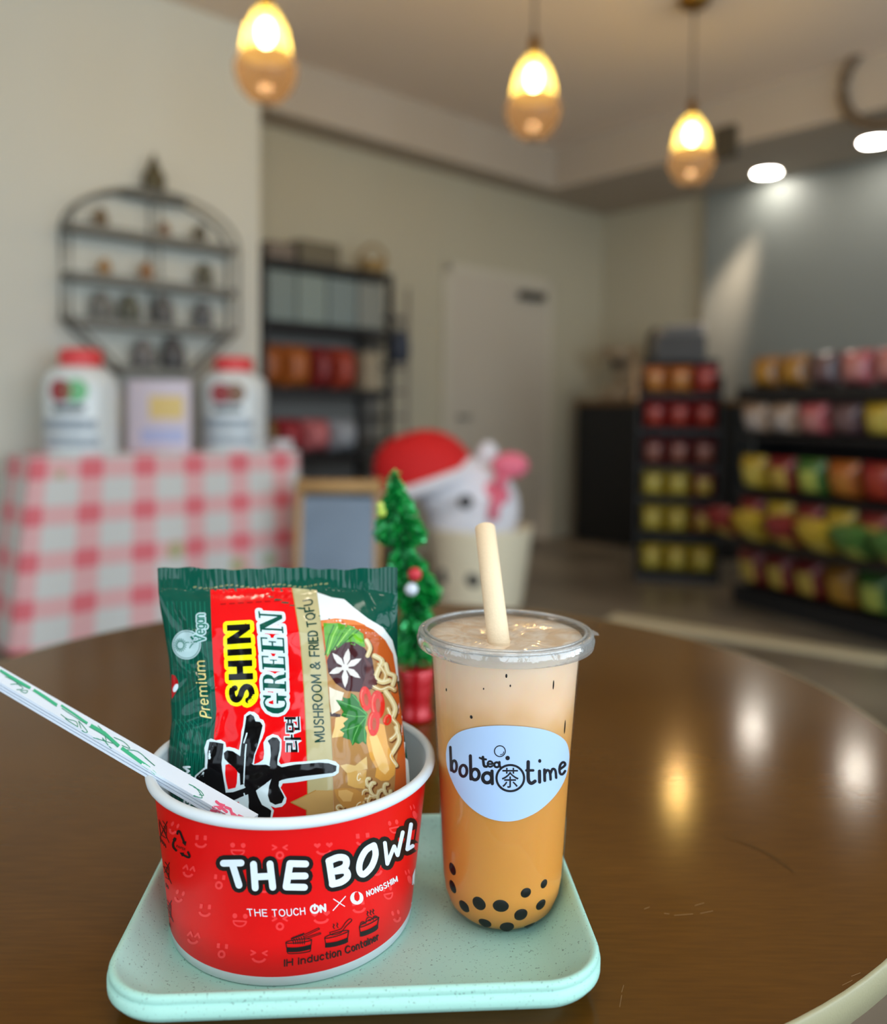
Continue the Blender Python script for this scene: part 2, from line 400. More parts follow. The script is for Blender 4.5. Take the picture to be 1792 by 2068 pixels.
# partition of the kitchen at the right, standing proud of the right wall
APT = 5.93
b = MB(); slab(b, APT, WRA, BF, pb(1414, APT), 0, SOF, mat('kitchen_wall_paint', (122, 126, 122), 0.6)); struct(b, 'wall_kitchen')
b = MB(); slab(b, AS, A1, WL - 0.015, WL, 0, 0.11, m_black); struct(b, 'baseboard_left')
# door in the back wall
DA0, DA1 = pa(905, WB), pa(1098, WB)
b = MB()
slab(b, DA0 - 0.07, DA0, WB - 0.025, WB, 0, 2.12, m_case); slab(b, DA1, DA1 + 0.07, WB - 0.025, WB, 0, 2.12, m_case); slab(b, DA0 - .07, DA1 + .07, WB - .025, WB, 2.05, 2.12, m_case)
struct(b, 'trim_2')
b = MB(); slab(b, DA0, DA1, WB - 0.018, WB, 0.01, 2.05, mat('door_paint', (186, 176, 160), 0.5)); dr = struct(b, 'door_1')
b = MB(); slab(b, DA1 - 0.34, DA1 - 0.08, WB - 0.08, WB - 0.018, 1.93, 1.99, mat('closer_metal', (70, 66, 58), 0.4, metal=0.5)); b.build('door_closer', dr)
b = MB(); c = RM(DA0 + .08, WB - 0.05, 1.0); b.tube([c, c + D1 * .11], .011, mat('handle_metal', (120, 112, 100), 0.3, metal=0.9)); b.tube([c, c + D2 * .032], .012, MATS['handle_metal']); b.build('door_handle', dr)
# pale floor strip
b = MB()
q0, q1 = atZ(1235, 1249, 0.0), atZ(1800, 1336, 0.0); dd = (q1 - q0).normalized(); nn = Vector((-dd.y, dd.x, 0))
b.add([q0 - nn * .06 + UP * .012, q1 - nn * .06 + UP * .012, q1 + nn * .06 + UP * .012, q0 + nn * .06 + UP * .012, q0 - nn * .06, q1 - nn * .06, q1 + nn * .06, q0 + nn * .06],
      [(0, 1, 2, 3), (4, 5, 1, 0), (6, 7, 3, 2), (5, 6, 2, 1), (7, 4, 0, 3)], mat('floor_strip', (196, 182, 148), 0.4))
struct(b, 'trim_3')

# ------------------------------------------------------------------ lights of the room
def point(name, loc, r, power, col, parent=None):
    l = bpy.data.lights.new(name, 'POINT'); l.energy = power; l.color = col; l.shadow_soft_size = r
    o = bpy.data.objects.new(name, l); COL.objects.link(o); o.location = loc
    if parent: o.parent = parent; o.location = Vector(loc) - parent.location
m_brass = mat('aged_brass', (150, 112, 50), 0.35, metal=0.9)
m_cord = mat('lamp_cord', (90, 78, 60), 0.6)
m_bulb = mat('bulb_glow', (255, 246, 210), 0.4, emit=(255, 244, 206), estr=42)
m_dome = bpy.data.materials.new('frosted_amber_glass'); m_dome.use_nodes = True; nt = m_dome.node_tree
for n_ in list(nt.nodes): nt.nodes.remove(n_)
out = nt.nodes.new('ShaderNodeOutputMaterial'); tr = nt.nodes.new('ShaderNodeBsdfTransparent'); tr.inputs[0].default_value = lin((255, 228, 140)); tl = nt.nodes.new('ShaderNodeBsdfTranslucent'); tl.inputs[0].default_value = lin((255, 228, 132))
em = nt.nodes.new('ShaderNodeEmission'); em.inputs[0].default_value = lin((255, 224, 112)); em.inputs[1].default_value = .42; m1 = nt.nodes.new('ShaderNodeMixShader'); m1.inputs[0].default_value = .16; a1 = nt.nodes.new('ShaderNodeAddShader')
nt.links.new(tr.outputs[0], m1.inputs[1]); nt.links.new(tl.outputs[0], m1.inputs[2]); nt.links.new(m1.outputs[0], a1.inputs[0]); nt.links.new(em.outputs[0], a1.inputs[1]); nt.links.new(a1.outputs[0], out.inputs[0])
m_amber = bpy.data.materials.new('amber_glass'); m_amber.use_nodes = True; nt = m_amber.node_tree
for n_ in list(nt.nodes): nt.nodes.remove(n_)
out = nt.nodes.new('ShaderNodeOutputMaterial'); tr = nt.nodes.new('ShaderNodeBsdfTransparent'); tr.inputs[0].default_value = lin((206, 178, 146)); tl = nt.nodes.new('ShaderNodeBsdfTranslucent'); tl.inputs[0].default_value = lin((186, 152, 110)); gl = nt.nodes.new('ShaderNodeBsdfGlossy'); gl.inputs['Roughness'].default_value = .15
m1 = nt.nodes.new('ShaderNodeMixShader'); m1.inputs[0].default_value = .38; m2 = nt.nodes.new('ShaderNodeMixShader'); m2.inputs[0].default_value = .015
m1.inputs[0].default_value = .10; nt.links.new(tr.outputs[0], m1.inputs[1]); nt.links.new(tl.outputs[0], m1.inputs[2]); nt.links.new(m1.outputs[0], m2.inputs[1]); nt.links.new(gl.outputs[0], m2.inputs[2]); nt.links.new(m2.outputs[0], out.inputs[0])
PZ = 2.38
PL = [((537, 92), 3.11, 'amber glass pendant lamp in front of the pale left wall'), ((1078, 180), 3.53, 'amber glass pendant lamp hanging in the middle, above the boba cup'),
      ((1397, 290), 4.25, 'amber glass pendant lamp farthest away, beside the round downlight')]
for (px, Y, lab) in PL:
    c = atY(px[0], px[1], Y); t = thing('pendant_lamp', lab, 'lamp', (c.x, c.y, PZ), group='amber glass pendant lamps')
    z0 = c.z - PZ
    mb = MB(); mb.lathe([(0.0, CEIL - PZ - .045), (.05, CEIL - PZ - .045), (.075, CEIL - PZ - .02), (.08, CEIL - PZ)], m_brass, 24); lpart(mb, 'canopy', t)
    mb = MB(); mb.tube([(0, 0, z0 + .2), (0, 0, CEIL - PZ - .04)], .006, m_cord, 8); lpart(mb, 'cord', t)
    mb = MB(); mb.lathe([(0, z0 + .215), (.02, z0 + .21), (.024, z0 + .15), (.03, z0 + .135), (.0, z0 + .13)], m_brass, 20); lpart(mb, 'socket', t)
    mb = MB(); mb.ball((0, 0, z0 + .045), .036, m_bulb, 20, 14, (.85, .85, 1.35)); lpart(mb, 'bulb', t, 'glowing warm white bulb')
    mb = MB(); mb.lathe([(.026, z0 + .14), (.048, z0 + .11), (.074, z0 + .06), (.088, z0 + .0), (.091, z0 - .035)], m_dome, 32); lpart(mb, 'upper_shade', t, 'glowing yellow upper half of the glass shade')
    mb = MB(); mb.lathe([(.096, z0 - .037), (.112, z0 - .075), (.110, z0 - .11), (.092, z0 - .155), (.06, z0 - .19), (.026, z0 - .205)], m_amber, 32); lpart(mb, 'lower_shade', t, 'clear amber lower half of the glass shade')
    point('lamp_light', (c.x, c.y, c.z + .0), .03, 11, (1.0, 0.79, 0.58), t)
m_disc = mat('downlight_glow', (255, 250, 240), 0.5, emit=(255, 248, 236), estr=62)
for (px, lab) in (((1549, 349), 'round white recessed downlight beside the farthest pendant lamp'), ((1768, 286), 'round white recessed downlight nearest the right edge')):
    c = atZ(px[0], px[1], SOF - .006); t = thing('downlight', lab, 'lamp', c, group='recessed downlights')
    mb = MB(); mb.lathe([(.085, 0), (.10, -.006), (.102, .006)], m_white, 32); lpart(mb, 'trim_ring', t)
    mb = MB(); mb.lathe([(0, -.002), (.085, -.002)], m_disc, 32); lpart(mb, 'diffuser', t)
    l = bpy.data.lights.new('downlight_beam', 'SPOT'); l.energy = 300 if px[0] < 1600 else 4; l.color = (1, .76, .56); l.spot_size = .62; l.spot_blend = 1.0; l.shadow_soft_size = .06
    o = bpy.data.objects.new('downlight_beam', l); COL.objects.link(o); o.parent = t; o.location = (0, 0, -.03)
    if px[0] < 1600: o.rotation_euler = (onplane(1438, 640, D1, APT - .10) - c).to_track_quat('-Z', 'Y').to_euler()
# unseen fill lights added under the ceiling for general interior brightness
for i, (a, bb) in enumerate(((0.4, 1.6), (-1.6, 2.4), (2.6, -0.4), (-1.4, -0.4))):
    c = RM(a, bb, CEIL - .03); point('ceiling_fill', c, .12, 14, (1.0, .86, .70))
point('ceiling_fill', RM(.15, .05, CEIL - .04), .25, 19, (1.0, .93, .84))  # added overhead fill, lifts tray and table against the window light
# ring shaped ornament and small sign on the fascia of the soffit
AF = WRA - 0.95
c = onplane(1800, 160, D1, AF); t = MB()
M = Matrix.Translation(c - D1 * .03) @ Matrix.Rotation(YAW + PI / 2, 4, 'Z') @ Matrix.Rotation(PI / 2, 4, 'X')
pts = [M @ Vector((.25 * math.cos(2 * PI * i / 40), .25 * math.sin(2 * PI * i / 40), 0)) for i in range(40)]
t.tube(pts, .028, mat('ring_wood', (96, 78, 56), 0.6), 10, closed=True)
rehome(tag(t.build('wall_ring'), 'dark round ring hung high on the ceiling band at the right edge', 'ornament'), c)
c = onplane(1470, 290, D1, AF); t = MB(); slab(t, c.dot(D1) - .05, c.dot(D1), c.dot(D2) - .07, c.dot(D2) + .07, c.z - .1, c.z + .1, mat('speaker_brown', (70, 62, 48), 0.6))
rehome(tag(t.build('speaker_box'), 'small dark box mounted behind the farthest pendant lamp', 'speaker'), c)

# ================================================================== BACKGROUND THINGS
def frame_at(c, rz): return Matrix.Translation(c) @ Matrix.Rotation(rz, 4, 'Z')
# ---- wall rack on the left wall (local x along the wall, y towards the room, z up)
m_iron = mat('grey_iron', (112, 110, 102), 0.55, metal=0.3)
cR = onplane(290, 560, D2, WL); xl = onplane(122, 560, D2, WL).dot(D1); xr = onplane(458, 560, D2, WL).dot(D1)
aC = (xl + xr) / 2; HW = (xr - xl) / 2
def wz(px, py): return onplane(px, py, D2, WL).z
zs = [wz(290, 487), wz(290, 578), wz(290, 662), wz(300, 752)]; ztop = wz(295, 395); zpk = wz(303, 325)
t = thing('wall_rack', 'grey metal wall rack shaped like a dome with small shelves on the left wall', 'shelf', RM(aC, WL, zs[2]), YAW)
D = 0.13
def L(x, y, z): return (x, -y, z - zs[2])
hw = [HW, HW, HW * .98, HW * .44]
mb = MB()
for y in (0.012, D):
    mb.tube([L(-HW, y, zs[2]), L(-HW, y, zs[0])] + [L(-HW * math.cos(PI * i / 14) , y, zs[0] + (ztop - zs[0]) * math.sin(PI * i / 14)) for i in range(1, 14)] + [L(HW, y, zs[0]), L(HW, y, zs[2])], .009, m_iron, 8)
    mb.tube([L(-HW * .44, y, zs[3]), L(-HW * .55, y, zs[3] + .05), L(-HW * .98, y, zs[2])], .009, m_iron, 8); mb.tube([L(HW * .44, y, zs[3]), L(HW * .55, y, zs[3] + .05), L(HW * .98, y, zs[2])], .009, m_iron, 8)
    mb.tube([L(0, y, ztop), L(0, y, zs[0])], .006, m_iron, 8); mb.tube([L(0, y, zs[0]), L(-HW * .0, y, zs[2])], .005, m_iron, 6)
lpart(mb, 'frame', t)
for i in range(4):
    mb = MB(); mb.box((0, -D / 2 - .006, zs[i] - zs[2]), (hw[i] * 2, D, .035), m_iron); lpart(mb, 'shelf', t)
mb = MB(); mb.box((0, -D / 2, ztop - zs[2] - .02), (HW * .7, D * .8, .03), m_iron); lpart(mb, 'shelf', t)
mb = MB(); mb.lathe([(.03, ztop - zs[2]), (.05, ztop - zs[2] + .03), (.055, ztop - zs[2] + .08), (.03, ztop - zs[2] + .12), (.012, zpk - zs[2]), (0, zpk - zs[2] + .03)], mat('finial_bronze', (80, 72, 48), .5, metal=.4), 16, c=(0, -D / 2, 0)); lpart(mb, 'finial', t)
items = [(0, -.62, .09, (104, 84, 58)), (0, .12, .075, (128, 96, 70)), (0, .56, .09, (78, 70, 52)),
         (1, -.58, .08, (150, 112, 64)), (1, -.1, .09, (140, 98, 60)), (1, .62, .12, (84, 80, 64)),
         (2, -.62, .13, (104, 102, 96)), (2, -.3, .13, (84, 84, 70)), (2, .1, .14, (92, 90, 88)), (2, .6, .13, (88, 88, 88)),
         (3, -.14, .14, (104, 100, 98)), (3, .22, .16, (72, 70, 70))]
tn = ['top', 'second', 'third', 'lowest']; cnt = {}
for (s, fx, h, col) in items:
    cnt[s] = cnt.get(s, 0) + 1; c = RM(aC + fx * HW, WL - D / 2 - .006, zs[s] + .0176)
    mb = MB(); mm = mat('trinket_%d_%d' % (s, cnt[s]), col, .5)
    mb.lathe([(0, 0), (h * .34, 0), (h * .38, h * .3), (h * .34, h * .7), (h * .2, h * .85), (h * .22, h), (0, h)], mm, 16)
    o = mb.build('small_jar'); o.location = c
    tag(o, 'small jar on the %s shelf of the wall rack, number %s from the left' % (tn[s], ['one', 'two', 'three', 'four'][cnt[s] - 1]), 'jar', 'small jars on the wall rack')
# ---- gingham covered counter
bF = 3.79; ZT = onplane(330, 917, D2, bF).z; aR = pa(598, bF); DEP = 0.33
aL = pa(66, bF)
t = thing('display_table', 'narrow wooden table hidden under the gingham cloth at the left wall', 'table', RM((aL + aR) / 2, bF + DEP / 2, 0), YAW)
m_pine = mat('pine_wood', (190, 152, 100), .5, var=.15, vscale=30)
W = aR - aL; mb = MB(); mb.box((0, 0, ZT - .022), (W - .02, DEP - .02, .03), m_pine); lpart(mb, 'tabletop', t)
for sx in (-1, 1):
    for sy in (-1, 1):
        mb = MB(); mb.box((sx * (W / 2 - .05), sy * (DEP / 2 - .05), (ZT - .037) / 2), (.05, .05, ZT - .037), m_pine); lpart(mb, 'leg', t)
mg = bpy.data.materials.new('gingham_cloth'); mg.use_nodes = True; nt = mg.node_tree; p = nt.nodes['Principled BSDF']; p.inputs['Roughness'].default_value = .8
tc = nt.nodes.new('ShaderNodeUVMap'); sx_ = nt.nodes.new('ShaderNodeSeparateXYZ'); nt.links.new(tc.outputs[0], sx_.inputs[0])
def band(sock, per, off, frac):
    a = nt.nodes.new('ShaderNodeMath'); a.operation = 'ADD'; a.inputs[1].default_value = off; nt.links.new(sock, a.inputs[0])
    d = nt.nodes.new('ShaderNodeMath'); d.operation = 'DIVIDE'; d.inputs[1].default_value = per; nt.links.new(a.outputs[0], d.inputs[0])
    f = nt.nodes.new('ShaderNodeMath'); f.operation = 'FRACT'; nt.links.new(d.outputs[0], f.inputs[0])
    l = nt.nodes.new('ShaderNodeMath'); l.operation = 'LESS_THAN'; l.inputs[1].default_value = frac; nt.links.new(f.outputs[0], l.inputs[0]); return l.outputs[0]
bx_ = band(sx_.outputs[0], .235, 20.01, .42); bz_ = band(sx_.outputs[1], .196, 20.055, .42)
ad = nt.nodes.new('ShaderNodeMath'); ad.operation = 'ADD'; nt.links.new(bx_, ad.inputs[0]); nt.links.new(bz_, ad.inputs[1])
hv = nt.nodes.new('ShaderNodeMath'); hv.operation = 'MULTIPLY'; hv.inputs[1].default_value = .5; nt.links.new(ad.outputs[0], hv.inputs[0])
cr = nt.nodes.new('ShaderNodeValToRGB'); cr.color_ramp.interpolation = 'CONSTANT'
e = cr.color_ramp.elements; e[0].color = lin((206, 208, 206)); e[1].position = .25; e[1].color = lin((222, 174, 176)); x = e.new(.75); x.color = lin((220, 112, 122))
nt.links.new(hv.outputs[0], cr.inputs[0])
vo = nt.nodes.new('ShaderNodeTexVoronoi'); vo.inputs['Scale'].default_value = 3.1; nt.links.new(tc.outputs[0], vo.inputs['Vector'])
lt = nt.nodes.new('ShaderNodeMath'); lt.operation = 'LESS_THAN'; lt.inputs[1].default_value = .13; nt.links.new(vo.outputs['Distance'], lt.inputs[0])
mx = nt.nodes.new('ShaderNodeMix'); mx.data_type = 'RGBA'; mx.inputs['B'].default_value = lin((140, 170, 96)); sm_ = nt.nodes.new('ShaderNodeMath'); sm_.operation = 'MULTIPLY'; sm_.inputs[1].default_value = .6
nt.links.new(lt.outputs[0], sm_.inputs[0]); nt.links.new(sm_.outputs[0], mx.inputs['Factor']); nt.links.new(cr.outputs[0], mx.inputs['A']); nt.links.new(mx.outputs['Result'], p.inputs['Base Color'])
mb = MB(); nx, nz = 60, 26; vs = []; fs = []; uv = []
hwid = W / 2 + .01
def cloth_pt(u, v):   # u runs left side, front, right side; v from table edge to floor
    per = [-DEP, 0, 2 * hwid, 2 * hwid + DEP]; s = -DEP + u * (2 * hwid + 2 * DEP)
    fl = .02 + .03 * v + .018 * v * math.sin(s * 13) ; ext = .10 * v
    if s < 0: p_ = (-hwid - ext * .9 - .01, DEP / 2 - (DEP + s) * 0 + (-s - DEP) * 1.0 - fl * .2 + 0, 0); y = -DEP / 2 - s
    if s < 0: X, Y = -hwid - ext, -DEP / 2 - s - fl * max(0, 1 + s / DEP)
    elif s <= 2 * hwid: X, Y = -hwid + s + (ext * (s / hwid - 1) if s < hwid else .02 * v * (s / hwid - 1)), -DEP / 2 - fl
    else: X, Y = hwid + .02 * v, -DEP / 2 + (s - 2 * hwid) - fl * max(0, 1 - (s - 2 * hwid) / DEP)
    return (X, min(Y, DEP / 2), (ZT + .004) * (1 - v) + .012 * v), (s, ZT * (1 - v))
for j in range(nz + 1):
    for i in range(nx + 1):
        q, w_ = cloth_pt(i / nx, j / nz); vs.append(q); uv.append(w_)
for j in range(nz):
    for i in range(nx): a = j * (nx + 1) + i; fs.append((a, a + nx + 1, a + nx + 2, a + 1))
k0 = len(vs); vs += [(-hwid - .0, DEP / 2, ZT + .004), (-hwid, -DEP / 2 - .02, ZT + .004), (hwid, -DEP / 2 - .02, ZT + .004), (hwid, DEP / 2, ZT + .004)]
uv += [(-.1, ZT + DEP), (0, ZT), (2 * hwid, ZT), (2 * hwid, ZT + DEP)]; fs.append((k0, k0 + 1, k0 + 2, k0 + 3))
mb.add(vs, fs, mg, True); o = mb.build('tablecloth')
ul = o.data.uv_layers.new(name='UVMap')
for lp in o.data.loops: ul.data[lp.index].uv = uv[lp.vertex_index]
o.location = RM((aL + aR) / 2, bF + DEP / 2, 0); o.rotation_euler = (0, 0, YAW)
tag(o, 'red and white gingham tablecloth draped to the floor by the left wall', 'tablecloth')
# ---- things on the gingham counter
ZC = ZT + .0045
m_jar = mat('jar_white_plastic', (214, 222, 224), .25, coat=.3); m_lid = mat('red_lid', (214, 62, 66), .4)
def tabc(px, dy=.0): return RM(pa(px, bF + DEP / 2 + dy), bF + DEP / 2 + dy, ZC)
m_ph1 = mat('photo_dark_red', (150, 40, 46), .4); m_ph2 = mat('photo_green', (110, 186, 128), .4); m_ph3 = mat('photo_grey', (96, 104, 108), .4); m_ph4 = mat('label_grey', (150, 162, 174), .4); m_ph5 = mat('photo_brown', (120, 84, 52), .4)
for (px, ytop, ylid, wpx, lab, c2) in ((164, 742, 706, 150, 'white plastic jar with red lid and green picture on the gingham table', m_ph2), (472, 752, 722, 140, 'white plastic jar with red lid and brown picture beside the wall corner', m_ph5)):
    c = tabc(px); Z = c.y; wd = wpx * Z / FPX; h = (1 - 0) * (atY(px, ytop, Z).z - c.z); hl = atY(px, ylid, Z).z - c.z
    t = thing('plastic_jar', lab, 'jar', c, 0.0, 'white jars on the gingham table')
    r = wd / 2; mb = MB(); mb.lathe([(0, 0), (r * .94, 0), (r * .97, .01), (r * .93, h * .12), (r * .96, h * .75), (r * .9, h * .9), (r * .62, h), (r * .5, h * 1.01), (r * .5, h * 1.03)], m_jar, 40)
    def face(x0, x1, z0, z1, m_, rr=1.004, n=8):
        vs = []; fs = []
        for i in range(n + 1):
            a = -PI / 2 + (x0 + (x1 - x0) * i / n)
            for zz in (z0, z1): vs.append((r * rr * .97 * math.cos(a), r * rr * .97 * math.sin(a), zz * h))
        for i in range(n): fs.append((2 * i, 2 * i + 2, 2 * i + 3, 2 * i + 1))
        mb.add(vs, fs, m_, True)
    for k_, (x0, z0) in enumerate(((-.28, .62), (.12, .62))):
        n = 14; pts = ell(x0 + .16, z0 + .1, .30, .13, n); vs = [(0, 0, 0)]
        vs = [(r * 1.005 * math.cos(-PI / 2 + q[0]), r * 1.005 * math.sin(-PI / 2 + q[0]), q[1] * h) for q in pts]
        mb.add(vs, [tuple(range(n))], m_ph1 if k_ == 0 else c2, True)
    face(-.35, .5, .48, .56, m_ph3, 1.003); face(-.8, .8, .28, .40, m_ph4, 1.003); face(-.7, .9, .10, .20, m_ph4, 1.003)
    lpart(mb, 'body', t)
    mb = MB(); mb.lathe([(r * .53, h * .985), (r * .55, h * 1.0), (r * .55, hl - .01), (r * .5, hl), (0, hl)], m_lid, 32); lpart(mb, 'lid', t, 'red screw lid')
c = tabc(322); Z = c.y; mb = MB(); wd = 126 * Z / FPX; h = atY(322, 768, Z).z - c.z
mb.box((0, 0, h / 2), (wd, .012, h), mat('card_lilac', (214, 204, 216), .5)); mb.box((wd * .12, -.0065, h * .62), (wd * .55, .002, h * .32), mat('card_yellow', (226, 200, 130), .5)); mb.box((wd * .06, -.0065, h * .22), (wd * .7, .002, h * .2), mat('card_blue', (178, 188, 226), .5))
mb.box((0, .04, .006), (wd * .8, .08, .012), MATS['card_lilac'])
o = mb.build('display_card'); o.location = c; tag(o, 'lilac and yellow display card standing between the two white jars', 'card')
c = tabc(566, -.02); mb = MB(); mb.box((0, 0, .025), (.11, .09, .05), mat('napkin_white', (205, 206, 210), .6), bev=.01); o = mb.build('napkin_stack'); o.location = c; o.rotation_euler = (0, 0, YAW)
tag(o, 'low white stack of napkins at the right end of the gingham table', 'napkins')

# ---- black shelving unit in the recess of the back wall
BS = 4.215; s0, s1 = pa(531, BS), pa(792, BS); s2 = pa(834, BS)
def sz(px, py): return onplane(px, py, D2, BS).z
ztp = sz(660, 535); shelves = [ztp, sz(660, 655), sz(660, 785), sz(660, 915), .35, .08]
t = thing('shelving_unit', 'black metal shelving unit beside the door, holding boxes and bags', 'shelf', RM((s0 + s1) / 2, BS + .18, 0), YAW)
Ws = s1 - s0
for z in shelves: mb = MB(); mb.box((0, 0, z - .02), (Ws, .36, .04), m_black); lpart(mb, 'shelf', t)
for sx in (-1, 1):
    for sy in (-1, 1): mb = MB(); mb.box((sx * (Ws / 2 - .015), sy * .165, ztp / 2), (.03, .03, ztp), m_black); lpart(mb, 'post', t)
mb = MB(); mb.box((0, .172, ztp / 2), (Ws - .06, .008, ztp - .1), mat('shelf_back', (120, 116, 110), .7)); lpart(mb, 'back_panel', t)
def onshelf(name, lab, cat, group, px0, px1, zi, h, col, shape='box', dep=.26, rough=.5, top=None):
    a0, a1 = pa(px0, BS + .02), pa(px1, BS + .02); c = RM((a0 + a1) / 2, BS + .04 + dep / 2, shelves[zi] + .0005); w_ = (a1 - a0)
    mb = MB(); mm = mat('m_' + name + str(col), col, rough)
    if shape == 'box':
        mb.box((0, 0, h / 2), (w_, dep, h), mm, bev=.008)
        mb.box((0, 0, h + .002), (w_ * .96, .04, .004), mat('parcel_tape', (150, 140, 120), .4))
    else: puff(mb, w_, h, dep * .8, mm, top or mm)
    o = mb.build(name); o.location = c; o.rotation_euler = (0, 0, YAW)
    tag(o, lab, cat, group); return o
def puff(mb, w_, h, d, m1, m2):       # a filled snack or noodle bag standing up: pillow with crimped ends
    nx, nz = 10, 12
    for side in (-1, 1):
        vs = []; fs = []
        for j in range(nz + 1):
            for i in range(nx + 1):
                u = 2 * i / nx - 1; v = 2 * j / nz - 1
                th = (1 - abs(u) ** 2.6) ** .6 * (1 - abs(v) ** 3.2) ** .7 if abs(v) < 1 else 0
                vs.append((u * w_ / 2 * (1 - .05 * (1 - abs(v))), side * d / 2 * th, (v + 1) * h / 2))
        for j in range(nz):
            for i in range(nx):
                a = j * (nx + 1) + i; q = (a, a + 1, a + nx + 2, a + nx + 1)
                fs.append(q if side < 0 else tuple(reversed(q)))
        inner = [f for k_, f in enumerate(fs) if 2 <= k_ // nx <= 8 and 2 <= k_ % nx <= 7]; outer = [f for f in fs if f not in inner]
        mb.add(vs, outer, m1, True); mb.add(vs, inner, m2 if side < 0 else m1, True)
g = 'boxes on the black shelving unit'
for i, (x0, x1, col) in enumerate(((545, 602, (112, 124, 120)), (606, 664, (120, 132, 126)), (668, 724, (112, 124, 122)), (728, 778, (122, 124, 116)))):
    onshelf('storage_box', 'grey green storage box on the black shelving, %s' % ['against the wall corner', 'second from the wall corner', 'third from the wall corner', 'at the door end'][i], 'box', g, x0, x1, 1, .29, col)
for i, (x0, x1, col, lab) in enumerate(((540, 590, (150, 78, 24), 'orange snack bag nearest the wall corner on the black shelving'), (594, 648, (158, 84, 30), 'orange snack bag left of the dark red bags on the black shelving'), (652, 692, (120, 28, 26), 'dark red snack bag next to the orange bags on the black shelving'), (696, 738, (150, 52, 30), 'red orange snack bag nearest the shelf post on the black shelving'))):
    onshelf('snack_bag', lab, 'bag', 'snack bags on the black shelving', x0, x1, 2, .26, col, 'bag')
onshelf('paper_bag', 'plain tan paper bag at the right of the snack bags on the black shelving', 'bag', None, 742, 774, 2, .24, (150, 136, 112), 'box')
for i, (x0, x1, col, lab) in enumerate(((545, 578, (120, 96, 52), 'small brown bag lowest on the black shelving, behind the right jar'), (580, 632, (150, 30, 40), 'dark red pack above the wooden sign on the black shelving'), (636, 688, (190, 104, 106), 'pink pack above the wooden sign on the black shelving'), (692, 742, (150, 154, 160), 'pale grey pack beside the red hat on the black shelving'))):
    onshelf('snack_bag', lab, 'bag', 'snack bags on the black shelving', x0, x1, 3, .2, col, 'bag')
for i, (x0, x1, h, col, lab) in enumerate(((545, 600, .10, (104, 92, 82), 'low brown tray on top of the black shelving at the wall corner'), (610, 690, .14, (92, 84, 66), 'dark olive tray in the middle of the shelving top'))):
    onshelf('storage_tray', lab, 'tray', None, x0, x1, 0, h, col)
a0 = pa(760, BS + .1); mb = MB(); mb.lathe([(0, 0), (.07, 0), (.09, .08), (.085, .1), (0, .1)], mat('basket_tan', (140, 112, 66), .7), 20); mb.tube([(.085 * math.cos(PI * i / 12), 0, .09 + .11 * math.sin(PI * i / 12)) for i in range(13)], .012, MATS['basket_tan'], 8)
o = mb.build('wicker_basket'); o.location = RM(a0, BS + .15, ztp + .0005); tag(o, 'tan basket with a hoop handle on top of the black shelving', 'basket')
# narrow grey rack right of the shelving
t = thing('wire_rack', 'narrow grey wire rack squeezed between the black shelving and the door', 'rack', RM((s1 + s2) / 2 + .012, BS + .2, 0), YAW)
m_wr = mat('rack_grey', (112, 104, 96), .5); W2 = s2 - s1 - .02
for sx in (-1, 1):
    for sy in (-1, 1): mb = MB(); mb.tube([(sx * (W2 / 2 - .012), sy * .15, 0), (sx * (W2 / 2 - .012), sy * .15, ztp - .06)], .012, m_wr, 8); lpart(mb, 'post', t)
for z in [.2 + .16 * i for i in range(10)]: mb = MB(); mb.box((0, 0, min(z, ztp - .08)), (W2, .3, .02), m_wr); lpart(mb, 'shelf', t)
mb = MB(); mb.box((0, .14, (ztp - .06) / 2), (W2 - .03, .006, ztp - .1), mat('rack_panel', (128, 120, 110), .6)); lpart(mb, 'back_panel', t)
c = onplane(808, 700, D2, BS - .09); mb = MB(); mb.lathe([(0, -.10), (.05, -.1), (.065, -.03), (.055, .06), (.03, .1), (0, .1)], mat('navy_cloth', (44, 50, 62), .8), 16); mb.tube([(-.03, 0, .09), (-.02, .02, .15), (.02, .02, .15), (.03, 0, .09)], .006, MATS['navy_cloth'], 6)
o = mb.build('cloth_pouch'); o.location = c; tag(o, 'navy cloth pouch hanging on the narrow grey wire rack', 'pouch')

# ---- wooden sign stand
SY = 4.15; c = atY(684, 1300, SY); c.z = 0
t = thing('sign_board', 'wooden A-frame sign with a blue grey board standing behind the noodle packet', 'sign', c, .05)
zt = atY(680, 968, SY).z; wS = (772 - 600) * SY / FPX
for sgn in (-1, 1):
    mb = MB(); 
    lean = .16
    def A_(x, z): return (x, sgn * lean * (1 - z / zt) - .0 + sgn * .014, z)
    for x in (-wS / 2 + .02, wS / 2 - .02): mb.tube([A_(x, .0), A_(x, zt)], .02, m_pine, 4)
    mb.tube([A_(-wS / 2, zt - .035), A_(wS / 2, zt - .035)], .034, m_pine, 6); mb.tube([A_(-wS / 2, .16), A_(wS / 2, .16)], .02, m_pine, 4)
    lpart(mb, 'frame', t)
    mb = MB(); z0, z1 = .17, zt - .085; a, b_ = A_(-wS / 2 + .03, z0), A_(wS / 2 - .03, z1)
    mb.add([(a[0], a[1] - .006, z0), (b_[0], a[1] - .006, z0), (b_[0], b_[1] - .006, z1), (a[0], b_[1] - .006, z1), (a[0], a[1] + .006, z0), (b_[0], a[1] + .006, z0), (b_[0], b_[1] + .006, z1), (a[0], b_[1] + .006, z1)],
           [(0, 1, 2, 3), (7, 6, 5, 4), (0, 4, 5, 1), (1, 5, 6, 2), (2, 6, 7, 3), (3, 7, 4, 0)], mat('slate_board', (112, 130, 150), .22, var=.25, vscale=5)); lpart(mb, 'board', t)
